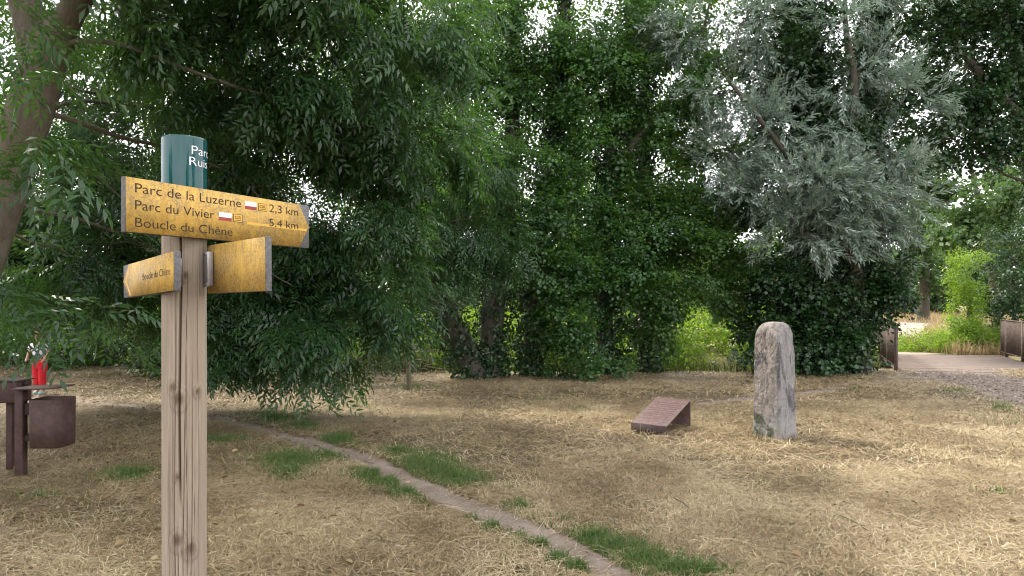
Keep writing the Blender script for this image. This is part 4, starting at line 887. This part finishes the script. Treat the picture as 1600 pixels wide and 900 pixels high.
# ------------------------------------------------------------------ litter bin on its post, and the box beside it
bp = np.array([*G(33, 748)]); root = empty('litter_bin', (bp[0], bp[1], 0), 'rusty brown litter bin with a flat lid hung from its square post', 'litter bin')
lb = (bp[0], bp[1], 0); Iz = lambda x, y, z, a=0: Matrix.Translation((x, y, z)) @ Matrix.Rotation(a, 4, 'Z')
mb = MB(); mb.box(Iz(bp[0], bp[1], .37), .07, .07, .84); mb.build('post', M['corten'], root, lb, bevel=.006)
bc = bp+np.array([.235, .06]); ang = np.linspace(0, 2*np.pi, 48, endpoint=False)
ex = .142*np.sign(np.cos(ang))*np.abs(np.cos(ang))**.4; ey = .14*np.sign(np.sin(ang))*np.abs(np.sin(ang))**.4
rings = []
for z, s in ((.275, .93), (.28, .97), (.69, 1.0), (.69, .97), (.32, .93)):
    rings.append(np.stack([bc[0]+ex*s, bc[1]+ey*s, np.full(48, z)], 1))
V = np.concatenate(rings+[np.array([[bc[0], bc[1], .275], [bc[0], bc[1], .32]])]); i = np.arange(4)[:, None]*48; k = np.arange(48)[None]
q = np.stack([i+k, i+(k+1) % 48, i+48+(k+1) % 48, i+48+k], -1).reshape(-1, 4); kk = np.arange(48)
tr = np.r_[np.stack([np.full(48, 240), (kk+1) % 48, kk], 1), np.stack([np.full(48, 241), 192+kk, 192+(kk+1) % 48], 1)]
mb = MB(); mb.add(V, q, tr); mb.build('bin_body', M['corten'], root, lb)
for z_, h_ in ((.60, .10), (.35, .05)):
    mb = MB(); mb.box(Iz(bp[0]+.055, bp[1]+.02, z_), .10, .05, h_); mb.build('bracket', M['corten_dark'], root, lb, bevel=.003)
mb = MB(); mb.box(Iz(bp[0]+.165, bp[1]+.04, .787) @ Matrix.Rotation(math.radians(-1.5), 4, 'Y'), .38, .28, .012); mb.build('lid', M['corten'], root, lb, bevel=.003)
b4 = np.array([*G(17, 738)]); root = empty('waste_box', (b4[0], b4[1], 0), 'brown steel box on a square post at the left edge, beside the litter bin', 'box')
lb = (b4[0], b4[1], 0)
mb = MB(); mb.box(Iz(b4[0], b4[1], .31), .055, .055, .70); mb.build('post', M['corten'], root, lb, bevel=.005)
mb = MB(); mb.box(Iz(b4[0]-.03, b4[1], .73), .30, .20, .19); bx_ = mb.build('box_body', M['corten'], root, lb, bevel=.008)
mb = MB(); mb.prism([(-.17, -.12), (.17, -.12), (.17, .12), (-.17, .12)], Iz(b4[0]-.03, b4[1], .826), .010); mb.build('lid', M['corten_dark'], root, lb, bevel=.002)
mb = MB(); mb.box(Iz(b4[0]+.135, b4[1], .80), .03, .05, .03); mb.build('latch', M['corten_dark'], root, lb)

# ------------------------------------------------------------------ child in red shorts
cx, cyy = G(62, 617); cb = (cx, cyy, 0)
def skin_figure(name, joints, edges, mat, parent, sub=2):
    me = bpy.data.meshes.new(name); me.from_pydata([np.array(j[:3])-np.array(cb) for j in joints], edges, []); me.update()
    o = bpy.data.objects.new(name, me); COL.objects.link(o)
    if parent is None: o.location = cb
    else: o.parent = parent
    sk = o.modifiers.new('skin', 'SKIN'); sk.use_smooth_shade = True
    for k, j in enumerate(joints):
        rr = j[3] if not isinstance(j[3], tuple) else j[3]
        me.skin_vertices[0].data[k].radius = rr if isinstance(rr, tuple) else (rr, rr)
    me.skin_vertices[0].data[0].use_root = True
    s = o.modifiers.new('smooth', 'SUBSURF'); s.levels = sub; s.render_levels = sub
    me.materials.append(mat); return o
c = lambda x, y, z, r: (cx+x, cyy+y, z, r)
J = [c(0, 0, .54, (.085, .07)), c(0, .01, .66, (.08, .065)), c(0, .0, .80, (.085, .065)), c(0, -.015, .875, .035), c(0, -.045, .93, .055), c(0, -.055, 1.00, (.075, .085)), c(0, -.045, 1.07, .05),
     c(.045, 0, .46, .055), c(.05, -.01, .26, .042), c(.05, .01, .07, .03), c(.052, -.07, .035, .026), c(-.045, 0, .46, .055), c(-.05, .0, .26, .042), c(-.052, .04, .07, .03), c(-.054, -.04, .035, .026),
     c(.11, 0, .81, .03), c(.155, -.01, .68, .025), c(.13, -.10, .57, .02), c(.12, -.14, .54, .018), c(-.11, 0, .81, .03), c(-.165, -.01, .69, .025), c(-.15, -.09, .58, .02), c(-.14, -.13, .55, .018)]
E = [(0, 1), (1, 2), (2, 3), (3, 4), (4, 5), (5, 6), (0, 7), (7, 8), (8, 9), (9, 10), (0, 11), (11, 12), (12, 13), (13, 14), (2, 15), (15, 16), (16, 17), (17, 18), (2, 19), (19, 20), (20, 21), (21, 22)]
child = tag(skin_figure('person', J, E, M['skin'], None), 'small child in a grey patterned top and red trousers half hidden by ash leaves', 'person')
JS = [c(0, .01, .555, (.112, .095)), c(0, .01, .68, (.104, .086)), c(0, 0, .81, (.10, .078)), c(0, -.01, .855, .055), c(.12, 0, .80, .046), c(.155, -.01, .715, .044), c(-.12, 0, .80, .046), c(-.165, -.01, .72, .044)]
skin_figure('shirt', JS, [(0, 1), (1, 2), (2, 3), (2, 4), (4, 5), (2, 6), (6, 7)], M['shirt'], child)
JT = [c(0, 0, .55, (.10, .085)), c(0, .0, .61, (.09, .08)), c(.045, 0, .45, .075), c(.046, -.01, .30, .064), c(.05, .0, .13, .055), c(-.045, 0, .45, .075), c(-.046, .0, .30, .064), c(-.052, .025, .13, .055)]
skin_figure('trousers', JT, [(0, 1), (0, 2), (2, 3), (3, 4), (0, 5), (5, 6), (6, 7)], M['red_cloth'], child)
skin_figure('hair', [c(0, -.02, 1.04, (.085, .09)), c(0, .0, .985, (.08, .06)), c(0, -.03, 1.085, .06)], [(0, 1), (0, 2)], M['hair'], child)
for s, y in ((.052, -.045), (-.054, -.01)):
    skin_figure('shoe', [c(s, y, .035, (.035, .032)), c(s, y+.055, .04, (.032, .036)), c(s, y-.05, .03, (.03, .024))], [(0, 1), (0, 2)], M['shoe'], child)

# ------------------------------------------------------------------ footbridge
nl_, nr_ = np.array([8.27, 14.80]), np.array([11.35, 14.25]); bu = np.array([.39, .921]); BL = 5.0
root = empty('footbridge', (nl_[0], nl_[1], 0), 'low footbridge of worn boards with rusty steel bar railings', 'footbridge'); lb = (nl_[0], nl_[1], 0)
mb = MB(); npk = 32
rb = np.random.default_rng(2)
for k in range(npk):
    f0, f1 = k/npk, (k+1)/npk-.004; z = .03+rb.normal(0, .002)
    p = [nl_+bu*BL*f0, nr_+bu*BL*f0, nr_+bu*BL*f1, nl_+bu*BL*f1]
    V = [(*a, z) for a in p]+[(*a, z-.05) for a in p]
    mb.add(V, [[0, 1, 2, 3], [7, 6, 5, 4], [0, 4, 5, 1], [1, 5, 6, 2], [2, 6, 7, 3], [3, 7, 4, 0]])
mb.build('deck', M['planks'], root, lb)
ba = math.atan2(bu[1], bu[0])
mb = MB()
for p in (nl_+(nr_-nl_)*.06, nl_+(nr_-nl_)*.5, nl_+(nr_-nl_)*.94):
    m_ = p+bu*BL*.5; mb.box(Iz(m_[0], m_[1], -.13, ba), BL, .14, .2)
mb.build('girder', M['corten_dark'], root, lb)
def railing(a, h=.97):
    r_ = MB(); n = int(BL/.1); z0 = .03
    m_ = a+bu*BL*.5
    r_.box(Iz(m_[0], m_[1], z0+h, ba), BL, .06, .02); r_.box(Iz(m_[0], m_[1], z0+.10, ba), BL, .045, .015)
    ro = r_.build('railing', M['rail'], root, lb)
    for k in range(n+1):
        if k % 15 == 0: continue
        p = a+bu*(BL*k/n); bb = MB(); bb.box(Iz(p[0], p[1], z0+.035+h*.5, ba), .012, .045, h-.09); bb.build('bar', M['rail'], ro, lb)
    for k in range(0, n+1, 15):
        p = a+bu*(BL*k/n); bb = MB(); bb.box(Iz(p[0], p[1], z0+h*.5-.10, ba), .06, .07, h+.18); bb.build('post', M['rail'], ro, lb)
railing(nl_+bu*.02-np.array([.05, 0])); railing(nr_+bu*.02+np.array([.05, 0]))
p = nl_+np.array([-.45, .15]); mb = MB(); mb.box(Iz(p[0], p[1], -.02, math.radians(-35)) @ Matrix.Rotation(.12, 4, 'Y'), .75, .16, .16)
tag(mb.build('concrete_kerb', M['concrete'], None, (p[0], p[1], 0), bevel=.02), 'pale concrete block at the left corner of the bridge', 'kerb')
fb = nl_+(nr_-nl_)*.35+bu*BL
ribbon('field_path', [fb-bu*.05, fb+np.array([-.3, 2.2]), G(1416, 528), G(1411, 515, .2), G(1424, 506, .25), G(1470, 498, .3)], [2.2, 1.7, 1.5, 1.5, 2, 2], M['sand'], .025, 'pale sandy path curving into the field past the bridge', .25, 12)

# ------------------------------------------------------------------ grasses, weeds, litter
def blades(name, xy, Ln, Wd, lift, mat, r, flat=True, curve=.3, label=None, zb=.0, var=None):
    """three-segment grass or straw blades; flat ones lie tangled, others stand"""
    n = len(xy); a = r.uniform(0, 2*np.pi, n); d = np.stack([np.cos(a), np.sin(a)], 1); sd = np.stack([-d[:, 1], d[:, 0]], 1)
    Ls = Ln*np.clip(np.exp(r.normal(-.15, .5, n)), .25, 2.6); z0 = height(xy[:, 0], xy[:, 1])+zb
    pts = []
    bend = r.normal(0, curve, n)
    if flat:
        e0 = r.uniform(.0, lift, n); pk = r.uniform(.3, 1.2, n)*lift
        prof = [e0, e0+pk, r.uniform(0, 1, n)*lift]
        hz = [np.zeros(n), Ls*.5, Ls]
    else:
        Ls = Ln*np.clip(np.exp(r.normal(-.1, .45, n)), .3, 2.6)
        ln = r.uniform(.1, .8, n); prof = [np.full(n, -.005), Ls*.6, Ls*(1-.35*ln)]; hz = [np.zeros(n), Ls*.18*ln, Ls*.6*ln]
    V = np.zeros((n, 6, 3)); wr = np.array([1, .85, .25]) if not flat else np.array([.8, 1, .7])
    for k in range(3):
        off_ = bend*Ls*(k/2)**2
        cxy = xy+d*hz[k][:, None]+sd*off_[:, None]
        if flat: cxy = cxy-d*(Ls*.5)[:, None]
        w_ = (Wd*wr[k]*r.uniform(.7, 1.3, n))[:, None]*.5
        V[:, 2*k, :2] = cxy-sd*w_; V[:, 2*k+1, :2] = cxy+sd*w_; V[:, 2*k, 2] = z0+prof[k]; V[:, 2*k+1, 2] = z0+prof[k]+(r.normal(0, .3, n)*w_[:, 0] if flat else 0)
    b = np.arange(n)[:, None]*6
    q = np.stack([b+np.array([[0, 1, 3, 2]]), b+np.array([[2, 3, 5, 4]])], 1).reshape(-1, 4)
    vr = np.clip(r.normal(.52, .24, n) if var is None else var+r.normal(0, .25, n), 0, 1)
    o = mesh_np(name, V.reshape(-1, 3), q, mat, var=np.repeat(vr, 2)); tag(o, label, None, kind='stuff'); NLEAF[0] += 2*n; return o
rg = np.random.default_rng(77)
def frustum_pts(n, d0, d1, r, power=1.0):
    d = d0+(d1-d0)*r.uniform(0, 1, n)**power; x = r.uniform(-1, 1, n)*(.80*d+1.3); return np.stack([x, d], 1)
def on_paths(xy, m=.85):
    return (dist_line(xy[:, 0], xy[:, 1], PL) < .17*m*(.6+.9*fbm(xy[:, 0], xy[:, 1], 3, 2))) | (dist_line(xy[:, 0], xy[:, 1], SL) < .22*m*vnoise(xy[:, 0], xy[:, 1], 3, 2)*2*.6) | (dist_line(xy[:, 0], xy[:, 1], GL) < 1.0*m)
def lawn_ok(xy): return xy[:, 1] < bank_y(xy[:, 0])+.35
tufts = [(455, 722, 70, 22), (690, 742, 50, 12), (525, 712, 40, 10), (960, 858, 50, 16), (780, 825, 40, 12), (1100, 895, 50, 12), (610, 760, 40, 10), (345, 690, 50, 9), (850, 855, 45, 12), (455, 742, 35, 12), (585, 745, 45, 18), (640, 775, 45, 10), (655, 728, 60, 22), (720, 752, 40, 14), (530, 690, 35, 11), (620, 708, 25, 9), (430, 656, 45, 12), (475, 668, 30, 9), (370, 650, 40, 7), (760, 812, 50, 14), (815, 832, 40, 14),
         (815, 793, 22, 9), (880, 815, 30, 8), (930, 845, 55, 18), (1000, 872, 70, 26), (1060, 892, 60, 18), (870, 872, 50, 14), (905, 890, 30, 10), (660, 790, 30, 8), (1230, 906, 60, 8), (1180, 762, 40, 8), (800, 768, 25, 6),
         (905, 640, 40, 6), (850, 628, 45, 6), (1560, 640, 60, 16), (1500, 612, 45, 7), (1590, 660, 40, 10), (1330, 610, 40, 5), (210, 745, 60, 12), (560, 640, 50, 6), (480, 648, 60, 7), (60, 780, 60, 8), (1560, 775, 40, 7), (640, 608, 55, 9)]
def on_tuft(xy):
    px = 800+F*xy[:, 0]/xy[:, 1]; py = HZ+F*CAMH/xy[:, 1]; m = np.zeros(len(xy), bool)
    for (a_, b_, hx, hy) in tufts:
        if b_ > 640 and a_ < 1150 and hy > 8: m |= ((px-a_)/hx)**2+((py-b_)/hy)**2 < np.abs(rg.normal(0, .9, len(xy)))
    return m
sets = []
for (n, d0, d1, Ln, Wd) in ((230000, 2.9, 6.5, .19, .0031), (200000, 6.2, 10.5, .21, .0047), (130000, 10.2, 16.5, .22, .0075)):
    xy = frustum_pts(n, d0, d1, rg, .8); xy = xy[lawn_ok(xy) & ~(on_paths(xy) & (rg.uniform(0, 1, len(xy)) < .985))]
    nn = fbm(xy[:, 0], xy[:, 1], .8, 21); keep = rg.uniform(0, 1, len(xy)) < np.clip((nn-.25)*3.6, .16, 1); xy = xy[keep]; nn = nn[keep]
    left = np.clip((-.8-xy[:, 0]/xy[:, 1]*2.2), 0, 1)                      # leaf-littered, browner ground under the ash
    keep = (rg.uniform(0, 1, len(xy)) > .45*left) & ~(on_tuft(xy) & (rg.uniform(0, 1, len(xy)) < .78)); xy = xy[keep]; nn = nn[keep]; left = left[keep]
    tone = .50+.55*(fbm(xy[:, 0], xy[:, 1], 1.7, 23)-.5)-.13*left
    sets.append((xy, Ln, Wd, tone))
for k, (xy, Ln, Wd, tone) in enumerate(sets):
    blades('dry_grass', xy, Ln, Wd, (.024, .028, .03)[k], M['straw'], rg, True, .24, 'matted mown hay lying over the lawn', var=tone)
xy = np.concatenate([frustum_pts(60000, 2.9, 8, rg, .8), frustum_pts(70000, 8, 16, rg, .8)])
nn = fbm(xy[:, 0], xy[:, 1], .7, 41); far = np.clip((xy[:, 1]-9)/5, 0, 1)
xy = xy[lawn_ok(xy) & (rg.uniform(0, 1, len(xy)) < np.clip((nn-.5)*5, .14, .9)+.25*far) & ~on_paths(xy, 1.0)]
blades('stubble_grass', xy, .032, .0045, .03, M['olive'], rg, False, .3, 'short olive stubble showing between the hay')
# green tufts beside the dirt path (centre pixel, half sizes in pixels)
pts = []
for (px, py, hx, hy) in tufts:
    d = F*CAMH/(py-HZ); area = (hx*2*d/F)*(2*hy*d*d/(F*CAMH)); soft = 1.0 if (py > 640 and px < 1150 and hy > 8) else .15
    n = int(min(area*19000*soft*(4.5/d if d > 4.5 else 1)*1.0, 45000)); r1 = np.abs(rg.normal(0, .62, n)); a = rg.uniform(0, 6.283, n)
    qx = px+hx*r1*np.cos(a); qy = py+hy*r1*np.sin(a); dd = F*CAMH/(np.maximum(qy, 560)-HZ); pts.append(np.stack([(qx-800)/F*dd, dd], 1))
pts = np.concatenate(pts); nn = fbm(pts[:, 0], pts[:, 1], 5, 51); pts = pts[(rg.uniform(.28, .55, len(pts)) < nn) & ~on_paths(pts, .7)]
blades('green_grass', pts, .044, .0052, .03, M['green_grass'], rg, False, .6, 'fresh green grass tufts along the dirt path')
# pale fallen leaves
xy = np.concatenate([frustum_pts(700, 3, 15, rg, .7), np.stack([rg.uniform(-8, -1.5, 1500), rg.uniform(4, 14, 1500)], 1)]); xy = xy[lawn_ok(xy)]
n = len(xy); pos = np.c_[xy, height(xy[:, 0], xy[:, 1])+rg.uniform(.015, .04, n)]; a = rg.uniform(0, 6.28, n)
dirs = np.stack([np.cos(a), np.sin(a), rg.normal(0, .25, n)], 1)
SPR['litter'] = [(lambda VF: (VF[0], VF[1], np.zeros(len(VF[1]), int)))(leaf_hex((0, 0, 0), (1, 0, 0), (0, 0, 1), .05, .03, .2, .1))]
tag(bake('litter', pos, dirs, rg, 1, .4, name='fallen_leaves', mat=M['fallen_leaf']), 'dead leaves scattered on the lawn', kind='stuff')
# sunlit weeds beyond the stream, rank growth on the bank, dry field
n = 17000; x = rg.uniform(-17, 9.5, n); s = 2.7+5.5*rg.uniform(0, 1, n)**1.5; y = bank_y(x)+s
nn = fbm(x, y, .5, 61); keep = nn > .27; x, y, nn = x[keep], y[keep], nn[keep]
hh = rg.uniform(.02, 1, len(x))**.8*(.45+1.3*nn); pos = np.stack([x, y, height(x, y)+hh], 1); dirs = np.stack([rg.normal(0, .6, len(x)), rg.normal(0, .6, len(x)), rg.uniform(-.2, .7, len(x))], 1)
tag(bake('weed', pos, dirs, rg, 1.1, .3, name='nettle_undergrowth', mat=M['weed_leaf']), 'bright rank nettles growing beyond the stream', kind='stuff')
M['bank_stem'] = leaf_mat('bank_stem', [(.03, .035, .015), (.05, .06, .02), (.09, .08, .04)], (.06, .08, .02), .2, .6, .2)
n = 9000; x = rg.uniform(-12, 8, n); y = bank_y(x)+rg.uniform(.0, 1.0, n)
keep = ((x > 2) | (fbm(x, y, .8, 62) > .5)); xy = np.stack([x, y], 1)[keep]
blades('bank_grass', xy, .30, .008, .03, M['bank_stem'], rg, False, .5, 'coarse dark grass and dead stems along the stream bank', zb=0)
n = 60000; d = 19+45*rg.uniform(0, 1, n)**1.5; x = rg.uniform(.35, .85, n)*d; xy = np.stack([x, d], 1)
fp = dist_line(x, d, resample(np.c_[np.array([fb, fb+np.array([-.3, 2.2]), G(1416, 528), G(1411, 515, .2), G(1424, 506, .25)]), np.zeros(5)], 60)[:, :2])
xy = xy[(d > bank_y(x)+4.2) & (fp > .9) & (fbm(x, d, .5, 66) > .33)]
blades('field_grass', xy, .26, .022, .03, M['gold_grass'], rg, False, .3, 'tall sun-bleached grass in the field beyond the bridge')
n = 1500; x = rg.uniform(11.0, 14.4, n); y = rg.uniform(19.4, 22, n); pos = np.stack([x, y, height(x, y)+rg.uniform(.03, .5, n)*np.clip((x-11.2)/1.6, .05, 1)], 1)
keep = dist_line(x, y, np.array([fb, fb+np.array([-.15, 1.1]), fb+np.array([-.3, 2.2]), fb+np.array([-.5, 3])])) > .8
tag(bake('weed', pos[keep], rg.normal(size=(keep.sum(), 3))*[.7, .7, .4]+[0, 0, .3], rg, .8, .3, name='verge_weeds', mat=M['weed_leaf']), 'green weeds at the far end of the bridge', kind='stuff')
n = 260; a = rg.uniform(0, 6.28, n); rr = rg.uniform(.2, .30, n); pos = np.stack([bx+rr*np.cos(a), by+rr*np.sin(a)], 1)
blades('stone_foot_grass', np.concatenate([pos, np.array([fr+wv*rg.uniform(0, wid)+dv*rg.uniform(-.06, .0) for _ in range(34)])]), .075, .004, .03, M['straw'], rg, False, .6, 'straw standing against the stone and the plaque')
print('LEAF FACES', NLEAF[0])

bz = P(612, 560, 14.6); bz[2] = 0      # heap between the ash and the stream
mb = MB(); r8 = np.random.default_rng(18)
for k in range(150):
    q0 = bz+[r8.normal(0, .55), r8.normal(0, .3), 0]; hmax = .75*math.exp(-((q0[0]-bz[0])/.7)**2); q0[2] = height(q0[0], q0[1])+r8.uniform(.02, max(hmax, .1)); a_ = r8.uniform(0, 6.28); Lb = r8.uniform(.3, .9)
    q1 = q0+[math.cos(a_)*Lb, math.sin(a_)*Lb*.6, r8.normal(0, .15)]; q1[2] = max(q1[2], .03); qm = (q0+q1)/2+r8.normal(0, .06, 3)
    mb.tube(resample([q0, qm, q1], 6), np.linspace(.014, .005, 6)*r8.uniform(.6, 1.6), 5, False)
tag(mb.build('brush_pile', M['twig'], None, tuple(bz), True), 'heap of dead brown branches behind the young ash', 'brush pile')
print('LEAF FACES', NLEAF[0])

# pebbles and leaf litter on the gravel, a few twigs on the lawn
n = 2600; k = rg.integers(0, len(GL), n); xy = GL[k]+rg.normal(0, .55, (n, 2)); 
SPR['pebble'] = [(lambda s: (np.array([[1, 0, 0], [0, .8, 0], [-.9, 0, 0], [0, -.7, 0], [0, 0, .6]])*s, np.array([[0, 1, 4, 4], [1, 2, 4, 4], [2, 3, 4, 4], [3, 0, 4, 4]])[:, [0, 1, 2, 2]], np.zeros(4, int)))(.022)]
T4 = np.array([[1, 0, -.2], [.2, .8, -.2], [-.9, .1, -.2], [0, -.7, -.2], [.7, .1, .45], [.1, .5, .5], [-.6, .05, .45], [0, -.45, .5]])*.022
SPR['pebble'] = [(T4, np.array([[0, 1, 5, 4], [1, 2, 6, 5], [2, 3, 7, 6], [3, 0, 4, 7], [4, 5, 6, 7]]), np.zeros(5, int))]
M['pebble'] = leaf_mat('pebble', [(.10, .078, .06), (.22, .18, .145), (.40, .35, .30)], (.1, .1, .1), .0, .9, .2)
pos = np.c_[xy, height(xy[:, 0], xy[:, 1])+.022]; a = rg.uniform(0, 6.28, n)
tag(bake('pebble', pos, np.stack([np.cos(a), np.sin(a), 0*a], 1), rg, 1, .6, roll=.3, name='gravel_stones', mat=M['pebble']), 'loose stones on the gravel path', kind='stuff')
n = 450; k = rg.integers(0, len(PL), n); xy = PL[k]+rg.normal(0, .12, (n, 2)); pos = np.c_[xy, height(xy[:, 0], xy[:, 1])+.012]; a = rg.uniform(0, 6.28, n)
tag(bake('pebble', pos, np.stack([np.cos(a), np.sin(a), 0*a], 1), rg, .5, .6, roll=.3, name='path_gravel', mat=M['pebble']), 'small stones and crumbs on the dirt path', kind='stuff')

n = 260; xy = frustum_pts(n, 3, 13, rg, .8); xy = xy[lawn_ok(xy) & ~on_paths(xy)]; n = len(xy); pos = np.c_[xy, height(xy[:, 0], xy[:, 1])+.02]; a = rg.uniform(0, 6.28, n)
tag(bake('weed', pos, np.stack([np.cos(a), np.sin(a), .12+0*a], 1), rg, .26, .5, roll=.3, name='lawn_weeds', mat=M['green_grass']), 'small flat green weeds dotted over the lawn', kind='stuff')
mb = MB(); xy = frustum_pts(90, 3.2, 13, rg, .8)
for p in xy[lawn_ok(xy)]:
    a_ = rg.uniform(0, 6.28); Lb = rg.uniform(.08, .35); z = float(height(p[0], p[1]))+.03; d_ = np.array([math.cos(a_), math.sin(a_), 0])*Lb
    q0 = np.array([p[0], p[1], z]); mb.tube([q0, q0+d_*.5+[rg.normal(0, .02), rg.normal(0, .02), .01], q0+d_], [.005, .004, .002], 5, False)
tag(mb.build('fallen_twigs', M['twig']), 'thin dead twigs dropped on the lawn', kind='stuff')
